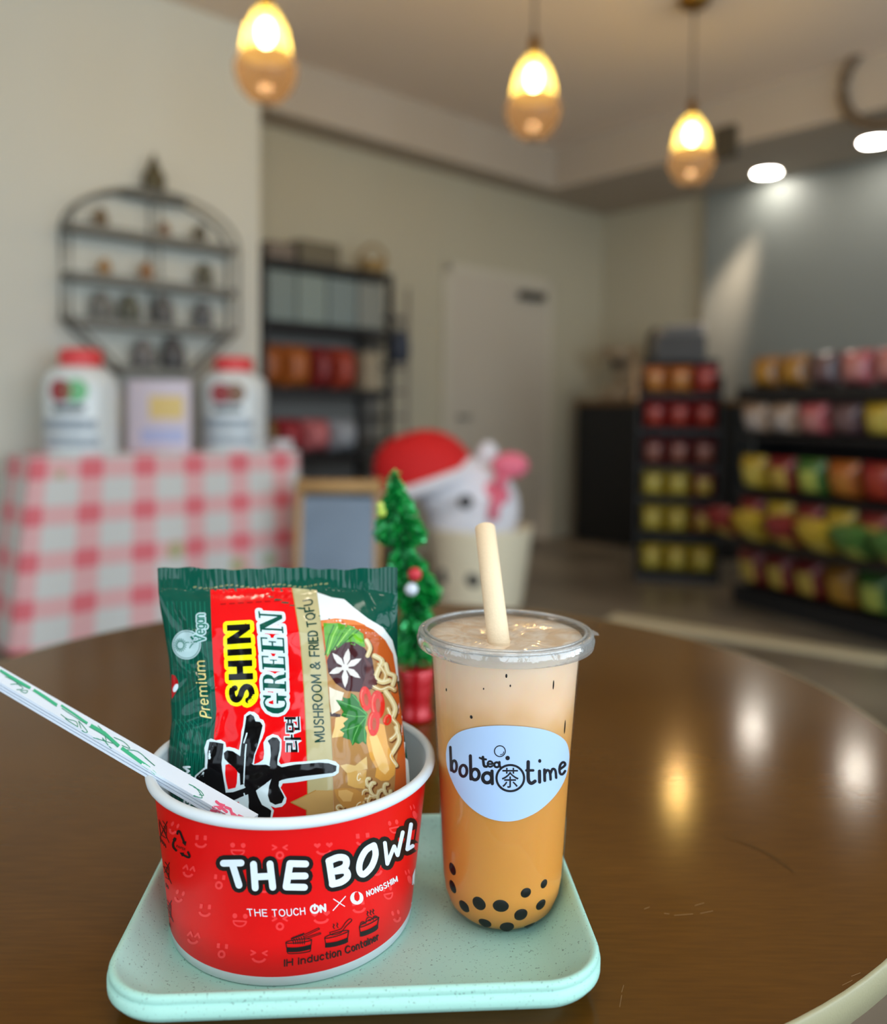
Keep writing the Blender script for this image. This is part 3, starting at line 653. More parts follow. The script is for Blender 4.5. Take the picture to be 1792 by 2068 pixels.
# ---- christmas figure in a cream tub
FY = 4.5; cx = (862 + 1074) / 2; c = atY(cx, 1216, FY); c.z = 0
t = thing('holiday_figure', 'white plush figure with red hat and pink bow sitting in a cream tub', 'decoration', c)
k = FY / FPX
def H(px, py, dy=0.0): q = atY(px, py, FY + dy); return Vector((q.x - c.x, dy, q.z))
zr = H(cx, 1062).z; m_cream = mat('cream_tub', (246, 234, 204), .45); m_plush = mat('white_plush', (226, 226, 234), .85, bump=.4, bscale=60); m_hat = mat('red_felt', (206, 16, 20), .75); m_pink = mat('pink_ribbon', (232, 112, 136), .55)
r0, r1 = 83 * k, 106 * k
mb = MB(); mb.lathe([(0, .0), (r0, 0), (r0 + .01, .02), (r1, zr - .01), (r1 + .006, zr), (r1 - .012, zr), (r0 - .01, .05), (0, .05)], m_cream, 48); tub = lpart(mb, 'tub', t, 'cream tapered tub')
m_dark = mat('dark_eye', (38, 40, 40), .4)
mb = MB()
for px in (955, 900):
    mb = MB(); q = H(px, 1152); zz = q.z; rr = r0 + (r1 - r0) * zz / zr; x = q.x; y = -math.sqrt(max(rr * rr - x * x, 0)); mb.ball((x, y, zz), .042, m_dark, 14, 10, (1, .25, 1)); lpart(mb, 'tub_eye', t)
mb = MB(); pc = H(955, 1040); mb.ball((pc.x, 0, pc.z + .03), .25, m_plush, 32, 20, (1.0, .8, 1.05)); hp = H(905, 985)
mb.ball((hp.x + .03, -.03, hp.z), .20, m_plush, 24, 16, (1.05, .9, .95)); mb.ball((H(985, 925).x, .0, H(985, 925).z), .075, m_plush, 16, 10, (.8, .6, 1.2)); lpart(mb, 'plush_body', t, 'white plush body')
mb = MB(); q = H(938, 1003); mb.ball((q.x, -.265, q.z), .036, m_dark, 14, 10, (1, .6, 1)); lpart(mb, 'nose', t, 'dark round nose')
mb = MB()  # hat: soft dome over the head, tilted, white brim edge
A, B = H(768, 1000), H(960, 935); ax = (B - A).normalized(); nrm = Vector((-ax.z, 0, ax.x)); ctr = (A + B) / 2; hl = (B - A).length / 2
n = 24; vs = []; fs = []
for j in range(9):
    f = j / 8; rr = math.cos(f * PI / 2) ** .75 if f < 1 else 0
    for i in range(n):
        a = 2 * PI * i / n; vs.append(ctr + ax * (math.cos(a) * hl * rr - .05 * f) + Vector((0, math.sin(a) * .21 * rr - .02, 0)) + nrm * (math.sin(f * PI / 2) * .27))
for j in range(8):
    for i in range(n): fs.append((j * n + i, j * n + (i + 1) % n, (j + 1) * n + (i + 1) % n, (j + 1) * n + i))
mb.add(vs, fs, m_hat, True); mb.ball(H(790, 945), .07, m_hat, 16, 10, (1, 1, 1.7)); hat = lpart(mb, 'hat', t, 'red felt hat')
mb = MB(); pts = [ctr + ax * (math.cos(a) * hl * 1.0) + Vector((0, math.sin(a) * .215 - .02, 0)) - nrm * .02 for a in [2 * PI * i / 28 for i in range(28)]]
mb.tube(pts, .035, m_plush, 10, closed=True); lpart(mb, 'hat_brim', t, 'white fluffy hat brim')
mb = MB(); q = H(1000, 985, -.16)
for sgn, (px, py) in ((1, (1030, 940)), (-1, (992, 1000))):
    w0 = H(px, py, -.14); mb.ball(w0, .085, m_pink, 16, 10, (1.15, .45, .8)); 
mb.ball(H(1012, 972, -.17), .035, m_pink, 12, 8); mb.tube([H(1008, 985, -.16), H(1000, 1020, -.2), H(995, 1050, -.2)], .028, m_pink, 8); lpart(mb, 'bow', t, 'pink ribbon bow')

# ---- black service counter with things on it
AC0, AC1, ZCN = 5.487, 5.787, 1.142
b0 = AC0; bE = pb(1165, AC0)
bN = pb(1480, AC0)
t = thing('service_counter', 'long black service counter with a brown wooden top edge at the far right', 'counter', RM((AC0 + AC1) / 2, (bE + bN) / 2, 0), YAW)
LB = bE - bN
mb = MB(); mb.box((0, 0, (ZCN - .04) / 2 + .0), (AC1 - AC0 - .02, LB, ZCN - .04), m_black); lpart(mb, 'body', t)
mb = MB(); mb.box((0, 0, ZCN - .02), (AC1 - AC0 + .02, LB + .02, .04), mat('counter_walnut', (104, 74, 40), .4)); lpart(mb, 'top', t, 'brown wooden counter top')
def oncounter(px, lab, name, cat, mb):
    o = mb.build(name); o.location = RM((AC0 + AC1) / 2, pb(px, (AC0 + AC1) / 2), ZCN + .0005); o.rotation_euler = (0, 0, YAW - PI / 2); return tag(o, lab, cat)
mb = MB(); m_tp = mat('taupe_metal', (152, 134, 110), .35, metal=.2)
mb.box((0, 0, .05), (.2, .26, .1), m_tp, bev=.015); mb.box((0, .08, .22), (.2, .1, .34), m_tp, bev=.012); mb.box((0, 0, .38), (.21, .26, .12), m_tp, bev=.02); mb.lathe([(.03, .26), (.035, .32)], m_black, 16, c=(0, -.05, 0), cap0=True)
oncounter(1250, 'taupe coffee machine on the black counter', 'coffee_machine', 'coffee machine', mb)
mb = MB(); mb.box((0, 0, .01), (.2, .16, .02), m_black, bev=.005); mb.box((0, .02, .09), (.04, .03, .16), m_black); mb.box((0, 0, .36), (.34, .03, .42), mat('monitor_grey', (122, 124, 128), .35), bev=.01)
oncounter(1378, 'grey order screen on a stand on the black counter', 'order_screen', 'screen', mb)
mb = MB(); mb.lathe([(0, 0), (.06, 0), (.06, .3), (.075, .33), (.07, .5), (.03, .56), (0, .56)], mat('grinder_dark', (66, 60, 50), .4), 20)
oncounter(1322, 'tall dark grinder standing left of the grey order screen', 'coffee_grinder', 'grinder', mb)

# ---- noodle packs: one mesh per colour, copied
PK = {}
def pack(kind, w_, h, d):
    key = (kind, w_, h, d)
    if key not in PK:
        cols = {'yellow': ((163, 137, 34), (184, 168, 77)), 'gold': ((112, 24, 24), (177, 151, 68)), 'red': ((129, 22, 22), (151, 51, 34)), 'maroon': ((89, 22, 24), (129, 82, 68)), 'orange': ((151, 82, 22), (168, 110, 44)),
                'green': ((16, 74, 48), (163, 177, 72)), 'lime': ((60, 100, 40), (168, 177, 82)), 'pink': ((163, 77, 82), (177, 120, 116)), 'cream': ((151, 129, 110), (168, 159, 153)), 'plum': ((79, 56, 60), (103, 79, 79)), 'amber': ((137, 92, 25), (163, 120, 43)), 'teal': ((17, 60, 48), (34, 82, 60)), 'dark': ((44, 44, 46), (60, 60, 61))}[kind]
        mb = MB(); puff(mb, w_, h, d, mat('pack_' + kind, cols[0], .35, coat=.3), mat('pack_face_' + kind, cols[1], .35, coat=.3)); o = mb.build('noodle_pack'); PK[key] = o; return o, True
    o = PK[key].copy(); COL.objects.link(o); return o, False
# end display stand
EY = 5.3; c = atY(1366, 1165, EY); c.z = 0; wE = 152 * EY / FPX
t = thing('display_stand', 'tall black display stand with rows of noodle packs left of the big shelf', 'display stand', c, math.atan2(-c.x, c.y))
ze = [atY(1366, y, EY).z for y in (1152, 1074, 1003, 940, 866, 796)]; hE = atY(1366, 722, EY).z
for z in ze: mb = MB(); mb.box((0, 0, z - .012), (wE, .30, .024), m_black); lpart(mb, 'shelf', t)
mb = MB(); mb.box((0, 0, ze[0] / 2 - .012), (wE, .3, ze[0] - .024), m_black); lpart(mb, 'base', t)
mb = MB(); mb.box((0, .145, hE / 2), (wE, .02, hE), m_black); lpart(mb, 'back_panel', t)
for sx in (-1, 1): mb = MB(); mb.box((sx * (wE / 2 + .008), 0.0, hE / 2 - .06), (.014, .30, hE - .12), m_black); lpart(mb, 'side_panel', t)
mb = MB(); mb.box((0, -.02, hE + .055), (wE * .62, .12, .16), mat('header_dark', (40, 38, 36), .5)); mb.box((0, .1, hE + .0), (wE * .5, .05, .06), m_black); lpart(mb, 'header', t)
Mt = t.matrix_world
rowsE = [['yellow', 'yellow', 'yellow'], ['yellow', 'yellow', 'gold'], ['yellow', 'yellow', 'gold'], ['maroon', 'maroon', 'maroon'], ['red', 'red', 'red'], ['orange', 'orange', 'red']]
onm = ['bottom', 'second lowest', 'third lowest', 'third highest', 'second highest', 'top']; pos = ['left', 'middle', 'right']
for r_, row in enumerate(rowsE):
    for i, kd in enumerate(row):
        o, first = pack(kd, .142, .165, .1); o.rotation_euler = (0.12, 0, t.rotation_euler.z)
        o.location = Mt @ Vector(((i - 1) * (wE * .322), -.04, ze[r_] + .0075))
        tag(o, '%s noodle pack at the %s of the %s tier, display stand' % (kd, pos[i], onm[r_]), 'noodle pack', 'noodle packs on the display stand')
# big black shelf
G0 = Vector((1.60, 4.62, 0)); GD = Vector((.447, -.894, 0)); GD.normalize(); GN = Vector((-GD.y, GD.x, 0)) # GN points away from the seats
gr = math.atan2(GD.y, GD.x); LG = 1.55
t = thing('shop_shelf', 'long black shop shelf full of noodle packs at the right', 'shelf', G0, gr)
gz = [.155, .43, .715, 1.06 - .07, 1.165]; DG = .42
gz = [.10, .38, .62, .925, 1.155]
mb = MB(); mb.box((LG / 2, DG / 2, .04), (LG, DG, .08), m_black); lpart(mb, 'base', t)
mb = MB(); mb.box((LG / 2, DG - .01, .57), (LG, .02, 1.14), m_black); lpart(mb, 'back_panel', t)
for z in gz: mb = MB(); mb.box((LG / 2, DG / 2 - .01 * (z < 1), z - .012), (LG, DG, .024 if z < 1.1 else .07), m_black); lpart(mb, 'shelf', t)
for x in (-.01, LG + .01): mb = MB(); mb.box((x, DG / 2 + .08, .57), (.02, DG - .16, 1.14), m_black); lpart(mb, 'side_panel', t)
rowsG = [['gold', 'gold', 'gold', 'amber', 'lime', 'lime', 'green', 'green'], ['gold', 'yellow', 'gold', 'yellow', 'gold', 'lime', 'green', 'green'], ['yellow', 'gold', 'lime', 'orange', 'red', 'pink', 'red', 'yellow'],
         ['cream', 'cream', 'pink', 'plum', 'yellow', 'yellow', 'orange', 'red'], ['amber', 'amber', 'plum', 'pink', 'pink', 'pink', 'red', 'orange']]
onm = ['bottom', 'second', 'third', 'fourth', 'top']; nth = ['first', 'second', 'third', 'fourth', 'fifth', 'sixth', 'seventh', 'eighth']
Mt = t.matrix_world
for r_, row in enumerate(rowsG):
    for i, kd in enumerate(row):
        h = [.20, .20, .185, .16, .17][r_]
        o, first = pack(kd, .172, h, .13); o.rotation_euler = (.22 if r_ < 4 else 0, 0, gr + random.uniform(-.06, .06))
        o.location = Mt @ Vector((.10 + i * .185, .075 if r_ < 4 else .12, gz[r_] + (.015 if r_ < 4 else .024)))
        tag(o, '%s noodle pack, %s from left on the %s level of the black shelf' % (kd, nth[i], onm[r_]), 'noodle pack', 'noodle packs on the big black shelf')
mb = MB(); mb.box((LG / 2 + .04, -.11, gz[1] - .012), (LG - .08, .20, .024), m_black); lpart(mb, 'front_ledge', t)
for i in range(7):       # second layer lying in front on the two lowest wide levels
    kd = ['gold', 'yellow', 'gold', 'yellow', 'lime', 'lime', 'green'][i]
    o, first = pack(kd, .172, .20, .13); o.rotation_euler = (1.05, 0, gr + random.uniform(-.1, .1)); o.location = Mt @ Vector((.20 + i * .19, -.17, gz[1] + .055))
    tag(o, '%s noodle pack, %s from left leaning in front, second level of the shelf' % (kd, nth[i]), 'noodle pack', 'noodle packs on the big black shelf')

# ================================================================== TABLE, TRAY AND WHAT STANDS ON THEM
TZ = 0.75
mt = bpy.data.materials.new('walnut_table'); mt.use_nodes = True; nt = mt.node_tree; p = nt.nodes['Principled BSDF']
tc = nt.nodes.new('ShaderNodeTexCoord'); mp = nt.nodes.new('ShaderNodeMapping'); mp.inputs['Rotation'].default_value = (0, 0, -1.02); mp.inputs['Scale'].default_value = (40, 420, 1)
n1 = nt.nodes.new('ShaderNodeTexNoise'); n1.inputs['Scale'].default_value = 1.0; n1.inputs['Detail'].default_value = 3
n2 = nt.nodes.new('ShaderNodeTexNoise'); n2.inputs['Scale'].default_value = 9.0; n2.inputs['Detail'].default_value = 4
nt.links.new(tc.outputs['Object'], mp.inputs[0]); nt.links.new(mp.outputs[0], n1.inputs['Vector']); nt.links.new(tc.outputs['Object'], n2.inputs['Vector'])
ad = nt.nodes.new('ShaderNodeMath'); ad.operation = 'MULTIPLY_ADD'; ad.inputs[1].default_value = .4; nt.links.new(n1.outputs['Fac'], ad.inputs[0]); m2 = nt.nodes.new('ShaderNodeMath'); m2.operation = 'MULTIPLY'; m2.inputs[1].default_value = .45
nt.links.new(n2.outputs['Fac'], m2.inputs[0]); nt.links.new(m2.outputs[0], ad.inputs[2])
cr = nt.nodes.new('ShaderNodeValToRGB'); cr.color_ramp.elements[0].color = lin((76, 46, 10)); cr.color_ramp.elements[0].position = .25; cr.color_ramp.elements[1].color = lin((102, 66, 18)); cr.color_ramp.elements[1].position = .75
nt.links.new(ad.outputs[0], cr.inputs[0]); nt.links.new(cr.outputs[0], p.inputs['Base Color']); p.inputs['Roughness'].default_value = .135; p.inputs['Specular IOR Level'].default_value = .33; p.inputs['Specular Tint'].default_value = (1.0, .86, .66, 1)
bp = nt.nodes.new('ShaderNodeBump'); bp.inputs['Strength'].default_value = .05; bp.inputs['Distance'].default_value = .001; nt.links.new(n2.outputs['Fac'], bp.inputs['Height']); nt.links.new(bp.outputs[0], p.inputs['Normal'])
TC = Vector((-.054, .7641, 0)); TR_ = .4473
t = thing('round_table', 'round walnut brown cafe table with a pale edge band in the foreground', 'table', TC)
mb = MB(); mb.lathe([(0, TZ), (TR_ - .0012, TZ), (TR_ - .0004, TZ - .0006), (TR_ - .0004, TZ - .016), (TR_ - .002, TZ - .017), (0, TZ - .017)], mt, 160, c=TC, smooth=False)
pr = Printer(mb, h=9, base=.00009, step=.00002)
pr.stroke(smooth_line([(1462, 1690), (1510, 1706), (1560, 1730), (1604, 1762)], 4), [1.5] * 4 + [5] * 5 + [6] * 2 + [3] * 2, mat('table_scratch', (74, 48, 14), .6, spec=.15), 0)
for (x0, y0, x1, y1) in ((1404, 1829, 1422, 1824), (1302, 1836, 1312, 1832), (1342, 1845, 1352, 1846), (1702, 1990, 1722, 1980), (1720, 1972, 1738, 1965), (1256, 2004, 1260, 1990), (1252, 2034, 1256, 2010), (1362, 1849, 1400, 1846), (1415, 1845, 1440, 1840)): pr.stroke([(x0, y0), (x1, y1)], 1.0, mat('table_scuff', (128, 100, 64), .4), 0)
part(mb, 'tabletop', t)
mb = MB(); mb.lathe([(TR_ - .0003, TZ - .0166), (TR_ + .0009, TZ - .0162), (TR_ + .0012, TZ - .0008), (TR_ + .0003, TZ + .0002), (TR_ - .0010, TZ + .0001)], mat('edge_band', (150, 144, 112), .45, bump=.1, bscale=900), 160); lpart(mb, 'edge_band', t, 'pale beige edge band')
m_leg = mat('table_base_iron', (20, 20, 22), .5)
mb = MB(); mb.lathe([(.035, .03), (.035, TZ - .03)], m_leg, 24); lpart(mb, 'column', t)
mb = MB(); mb.lathe([(0, 0), (.26, 0), (.26, .012), (.06, .03), (0, .03)], m_leg, 48); lpart(mb, 'base_plate', t)
mb = MB(); mb.box((0, 0, TZ - .0235), (.3, .3, .013), m_leg); lpart(mb, 'mounting_plate', t)

# ---- mint tray
TX, TY, TYAW, TW, TD = -.0405, .4372, .0665, .2262, .1606
mtr = bpy.data.materials.new('mint_plastic'); mtr.use_nodes = True; nt = mtr.node_tree; p = nt.nodes['Principled BSDF']
tc = nt.nodes.new('ShaderNodeTexCoord'); v = nt.nodes.new('ShaderNodeTexNoise'); v.inputs['Scale'].default_value = 900; v.inputs['Detail'].default_value = 1
cr = nt.nodes.new('ShaderNodeValToRGB'); cr.color_ramp.elements[0].position = .27; cr.color_ramp.elements[0].color = lin((112, 144, 136)); cr.color_ramp.elements[1].position = .33; cr.color_ramp.elements[1].color = lin((164, 212, 198))
nt.links.new(tc.outputs['Object'], v.inputs['Vector']); nt.links.new(v.outputs['Fac'], cr.inputs[0]); nt.links.new(cr.outputs[0], p.inputs['Base Color']); p.inputs['Roughness'].default_value = .42
t = thing('serving_tray', 'mint green speckled plastic tray under the red bowl and the boba cup', 'tray', (TX, TY, TZ), TYAW)
def rr_loop(hw, hd, r, z, n=14):
    out = []
    for (cx, cy, a0) in ((hw - r, hd - r, 0), (-hw + r, hd - r, PI / 2), (-hw + r, -hd + r, PI), (hw - r, -hd + r, 1.5 * PI)):
        for i in range(n + 1): a = a0 + PI / 2 * i / n; out.append((cx + r * math.cos(a), cy + r * math.sin(a), z))
    return out
HW_, HD_ = TW / 2, TD / 2; RC = .030
prof = [(-.026, .0018, -.018), (-.0195, .0016, -.012), (-.0165, .0070, -.010), (-.0150, .0088, -.009), (-.0060, .0106, -.003), (-.0020, .0110, 0), (-.0008, .0115, 0), (-.0006, .0124, 0), (.0002, .0130, 0), (.0009, .0137, 0), (.0010, .0146, 0), (.0010, .0186, 0), (-.0001, .0191, 0), (.0003, .0200, 0), (.0004, .0216, 0), (-.0002, .0229, 0), (-.0014, .0234, 0), (-.0028, .0230, 0), (-.0042, .0208, -.001),
        (-.0085, .0150, -.004), (-.0135, .0105, -.007), (-.0185, .0068, -.010), (-.0225, .0054, -.012), (-.028, .0050, -.014)]
vs = []; fs = []; first = None
for (o_, z, dr_) in prof:
    lp = rr_loop(HW_ + o_, HD_ + o_, max(RC + o_ * .9, .006), z); vs += lp
N = len(lp)
for j in range(len(prof) - 1):
    for i in range(N): fs.append((j * N + i, j * N + (i + 1) % N, (j + 1) * N + (i + 1) % N, (j + 1) * N + i))
fs.append(tuple(range(N - 1, -1, -1))); fs.append(tuple(range((len(prof) - 1) * N, len(prof) * N)))
mb = MB(); mb.add(vs, fs, mtr, True); o = lpart(mb, 'tray_body', t)
for f in o.data.polygons:
    if len(f.vertices) > 4: f.use_smooth = False
t.location.z = TZ
FZ = TZ + .0050

# ---- red paper bowl
BC = Vector((-.0787, .4485, FZ)); RT, RB, BH = .0742, .0640, .0850
t = thing('paper_bowl', 'red paper noodle bowl with THE BOWL lettering, standing on the left of the tray', 'bowl', BC)
m_red = mat('bowl_red', (222, 6, 10), .36, coat=.08, coat_rough=.25, spec=.35); m_pap = mat('paper_white', (208, 216, 220), .5)
mb = MB()
m_rt = RT - .0022
prof = [(RB - .0003, .0004), (RB, .0009), (RB + .00025, .0042), (RB + .0003, .0050)]
def rad(z): return RB + .0003 + (m_rt - RB - .0003) * (z - .005) / (BH - .0045 - .005)
mb.lathe(prof, m_pap, 180, c=BC)
mb.lathe([(rad(.005 + (BH - .0095) * i / 10), .005 + (BH - .0095) * i / 10) for i in range(11)], m_red, 180, c=BC)
pr = Printer(mb, h=6.0)
Ec = cropf(280, 1580, 2.8903); Hc = cropf(560, 1820, 7.4667); Gc = cropf(300, 1640, 7.956)
inkb = mat('ink_black', (10, 8, 10), .38); inkw = mat('ink_white', (226, 236, 244), .38); inkd = mat('ink_dark_red', (44, 8, 10), .4); inkp = mat('ink_light_red', (244, 58, 60), .36, coat=.1, coat_rough=.25)
def es(P, wd, m, l, closed=False, cap=True): pr.stroke(Ec(*P), wd / 2.8903, m, l, closed, cap)
# pale smiling faces scattered over the sleeve
def face(x, y, kind, sx=1.0, rot=0.0, sy=1.0):
    def T(px, py):
        px *= sx; py *= sy; return (x + px * math.cos(rot) - py * math.sin(rot), y + px * math.sin(rot) + py * math.cos(rot))
    eye, mouth = kind
    for s_ in (-1, 1):
        if eye == 'sq': pr.poly(Ec(*[T(s_ * 24 + a, -28 + b_) for a, b_ in ((-9, -14), (9, -14), (9, 14), (-9, 14))]), inkp, 0)
        elif eye == 'dot': pr.poly(Ec(*[T(*q) for q in ell(s_ * 28, -26, 13, 15, 14)]), inkp, 0)
        elif eye == 'heart': pr.poly(Ec(*[T(s_ * 27 + a, -26 + b_) for a, b_ in ((0, 16), (-15, 0), (-14, -12), (-6, -14), (0, -7), (6, -14), (14, -12), (15, 0))]), inkp, 0)
        elif eye == 'x': es([T(s_ * 38, -38), T(s_ * 18, -26), T(s_ * 38, -14)], 11, inkp, 0)
        elif eye == '^': es([T(s_ * 24 - 15, -14), T(s_ * 24, -36), T(s_ * 24 + 15, -14)], 11, inkp, 0)
    if mouth == 'u': es([T(30 * math.cos(a), 4 + 22 * math.sin(a)) for a in [PI * .02 + PI * .96 * i / 10 for i in range(11)]], 14, inkp, 0, cap=False)
    elif mouth == 'o': es([T(*q) for q in ell(0, 20, 17, 18, 16)], 13, inkp, 0, closed=True)
    elif mouth == 'D': es([T(-34, 4), T(34, 4)] + [T(34 * math.cos(a), 4 + 30 * math.sin(a)) for a in [PI * i / 10 for i in range(11)]], 10, inkp, 0, closed=True)
for args in ((365, 350, ('sq', 'u'), 1, .05), (580, 392, ('dot', 'D'), 1.1, .03), (825, 405, ('x', 'o'), 1.1, 0), (1080, 392, ('heart', 'u'), 1.3, -.06), (1310, 338, ('sq', 'u'), 1.2, -.1), (1490, 260, ('dot', 'D'), .75, -.2),
             (1605, 170, ('dot', 'o'), .35, -.3), (292, 522, ('^', 'u'), .85, .25), (472, 580, ('sq', 'o'), 1, .1), (238, 668, ('dot', 'u'), .65, .3), (388, 752, ('sq', 'u'), 1, .1), (592, 805, ('dot', 'D'), 1.1, .05),
             (825, 820, ('x', 'o'), 1.1, 0), (1065, 792, ('heart', 'u'), 1.3, -.08), (1285, 730, ('sq', 'u'), 1.1, -.15), (1455, 645, ('dot', 'D'), .7, -.2), (1575, 548, ('dot', 'o'), .35, -.3), (320, 912, ('^', 'u'), .9, .2), (488, 982, ('sq', 'o'), 1, .1),
             (703, 1020, ('x', 'u'), 1.2, .03), (1505, 785, ('dot', 'u'), .6, -.25), (1390, 512, ('dot', 'u'), .8, -.2), (205, 272, ('dot', 'u'), .6, .4), (735, 612, ('dot', 'u'), 1, 0), (960, 600, ('sq', 'o'), 1, 0)): face(*args)
letters = [[(497, 470), (600, 468)], [(548, 470), (588, 598)], [(672, 476), (682, 614)], [(768, 474), (784, 610)], [(678, 550), (776, 545)],
           [(884, 472), (862, 606)], [(884, 472), (975, 474)], [(874, 545), (972, 544)], [(862, 608), (968, 610)],
           smooth_line([(1110, 458), (1165, 436), (1208, 445), (1205, 490), (1150, 516)], 3), smooth_line([(1150, 516), (1205, 512), (1218, 548), (1180, 580), (1130, 592)], 3), [(1112, 460), (1132, 590)],
           smooth_line([(1372, 366), (1382, 420), (1358, 490), (1312, 536), (1288, 515), (1292, 460), (1325, 396), (1372, 366)], 3),
           [(1436, 352), (1450, 474), (1490, 372), (1510, 424), (1540, 290)], [(1588, 244), (1566, 390), (1598, 370)]]
for i, L_ in enumerate(letters): es(L_, 92 if i < 13 else 76, inkb, 1)
for i, L_ in enumerate(letters): es(L_, 40 if i < 12 else (36 if i < 13 else 22), inkw, 2)
pen(pr, 'THE TOUCH', along(Ec((640, 776), (760, 780), (870, 778), (972, 768)), Ec((634, 738), (756, 742), (866, 740), (968, 730))), 1.9, inkw, 1)
es(smooth_line(ell(1028, 738, 23, 22, 14, 0, -1.15, PI + 1.15), 2), 11, inkw, 1); es([(1028, 712), (1028, 738)], 11, inkw, 1)
pen(pr, 'N', quad(*Ec((1064, 754), (1090, 748), (1061, 718), (1088, 712))), 4.0, inkw, 1)
es([(1138, 680), (1202, 722)], 5, inkw, 1); es([(1135, 746), (1207, 664)], 5, inkw, 1)
pr.poly(Ec(*ell(1273, 674, 38, 38, 28)), inkw, 1); pr.poly(Ec(*[(1262, 640), (1280, 636), (1290, 660), (1288, 684), (1275, 694), (1260, 684), (1256, 662)]), m_red, 2)
pen(pr, 'NONGSHIM', along(Ec((1333, 664), (1420, 628), (1510, 576)), Ec((1329, 636), (1414, 598), (1505, 548))), 2.2, inkw, 1, gap=.34)
pen(pr, 'IH induction Container', along(Hc((112, 975), (330, 945), (560, 900), (760, 862), (940, 815), (1110, 760), (1260, 702), (1400, 640), (1525, 570)), Hc((112, 880), (330, 850), (560, 800), (760, 758), (938, 712), (1100, 662), (1250, 606), (1392, 548), (1518, 484))), 2.9, inkd, 1, gap=.26)
def hs(P, wd, m=inkd, l=1, closed=False): pr.stroke(Hc(*P), wd / 7.4667, m, l, closed)
# three bowl pictograms
for (tl, tr, bl, br, mid) in (((130, 620), (520, 575), (160, 780), (500, 745), ((140, 690), (515, 645))), ((715, 550), (1078, 440), (738, 685), (1050, 610), ((722, 625), (1068, 540))), ((1238, 385), (1530, 240), (1258, 520), (1500, 415), ((1245, 460), (1520, 335)))):
    cx_, cy_ = (tl[0] + tr[0]) / 2, (tl[1] + tr[1]) / 2; rot = math.atan2(tr[1] - tl[1], tr[0] - tl[0]); rx = math.hypot(tr[0] - tl[0], tr[1] - tl[1]) / 2
    bx_, by_ = (bl[0] + br[0]) / 2, (bl[1] + br[1]) / 2; rb_ = math.hypot(br[0] - bl[0], br[1] - bl[1]) / 2; rotb = math.atan2(br[1] - bl[1], br[0] - bl[0])
    hs(ell(cx_, cy_, rx, 26, 18, rot), 15, closed=True); hs([tl, bl] + ell(bx_, by_, rb_, 18, 8, rotb, PI, 0)[1:-1] + [br, tr], 15)
    m0, m1 = mid; up_ = 36
    lo = [((m0[0] + (m1[0] - m0[0]) * i / 8), m0[1] + (m1[1] - m0[1]) * i / 8 + 20 * math.sin(PI * i / 8)) for i in range(9)]
    pr.poly(Hc(*(lo + [(x, y + 2 * up_) for x, y in reversed(lo)])), inkb, 1)
for k_ in range(6): hs(smooth_line([(215 + k_ * 36, 580 - k_ * 12), (240 + k_ * 34, 600 - k_ * 8), (250 + k_ * 32, 640)], 3), 15)
for k_ in range(5): hs([(220 + k_ * 38, 560 - k_ * 13), (262 + k_ * 34, 540 - k_ * 14)], 26)
hs([(410, 500), (625, 398), (640, 415), (415, 525)], 11); hs([(420, 545), (650, 470), (658, 488), (420, 570)], 11)
hs(smooth_line([(790, 468), (960, 415), (1020, 330), (1085, 265), (1120, 270), (1115, 300), (1040, 370), (985, 440), (940, 480), (820, 505), (790, 468)], 2), 13)
for x0, y0 in ((845, 340), (900, 325), (1355, 150), (1400, 135), (1440, 120)): hs(smooth_line([(x0, y0), (x0 + 14, y0 + 18), (x0 - 2, y0 + 40), (x0 + 16, y0 + 70)], 3), 15)
for cx_, cy_, r_ in ((1295, 330, 40), (1395, 280, 55), (1480, 240, 36)):
    hs(ell(cx_, cy_ + 20, r_, r_ * 1.15, 12, -.3, PI, 2 * PI), 13)
    for d_ in (-14, 2, 18): hs([(cx_ + d_ - 6, cy_ + 14), (cx_ + d_ + 4, cy_ - 10)], 9)
# recycling mark and small crossed-out pictograms at the left side
def gs(P, wd, m=inkb, l=1, closed=False): pr.stroke(Gc(*P), wd / 7.956, m, l, closed)
gs(smooth_line([(470, 345), (480, 305), (510, 315), (545, 400), (575, 480)], 3), 34); pr.poly(Gc((545, 485), (615, 465), (600, 545)), inkb, 1)
gs(smooth_line([(450, 615), (405, 560), (400, 500), (425, 440)], 3), 34); pr.poly(Gc((390, 440), (420, 400), (455, 420), (440, 470)), inkb, 1)
gs(smooth_line([(640, 640), (665, 700), (650, 725), (600, 705), (560, 685)], 3), 34); pr.poly(Gc((505, 645), (580, 650), (550, 715)), inkb, 1)
pr.glyphs('PAPER', quad(*Gc((450, 560), (600, 625), (458, 520), (606, 580))), inkb, 1)
for (x, y, s_) in ((220, 160, 1.0), (260, 820, .95), (290, 1430, 1.0)):
    gs([(x + 85 * s_, y - 10), (x - 35, y + 250 * s_)], 12); gs([(x - 50, y - 40), (x + 115, y + 330)], 9)
    gs([(x - 45, y), (x - 20, y + 200), (x + 70, y + 260), (x + 75, y + 70), (x + 10, y - 20)], 9)
    gs(smooth_line([(x + 20, y + 60), (x + 60, y + 90), (x + 40, y + 140), (x + 70, y + 180)], 3), 9)
    for q_ in range(4): gs([(x - 25 + q_ * 26, y + 250 + q_ * 34), (x - 15 + q_ * 26, y + 320 + q_ * 30)], 11)
pr.poly([(833, 1768), (838, 1752), (836, 1790), (832, 1824), (830, 1826)], inkw, 1, h=4)
lpart_off = Matrix.Translation(-BC)
o = mb.build('sleeve', t); o['label'] = 'red printed outer sleeve with THE BOWL lettering'
mb = MB()   # white rolled rim
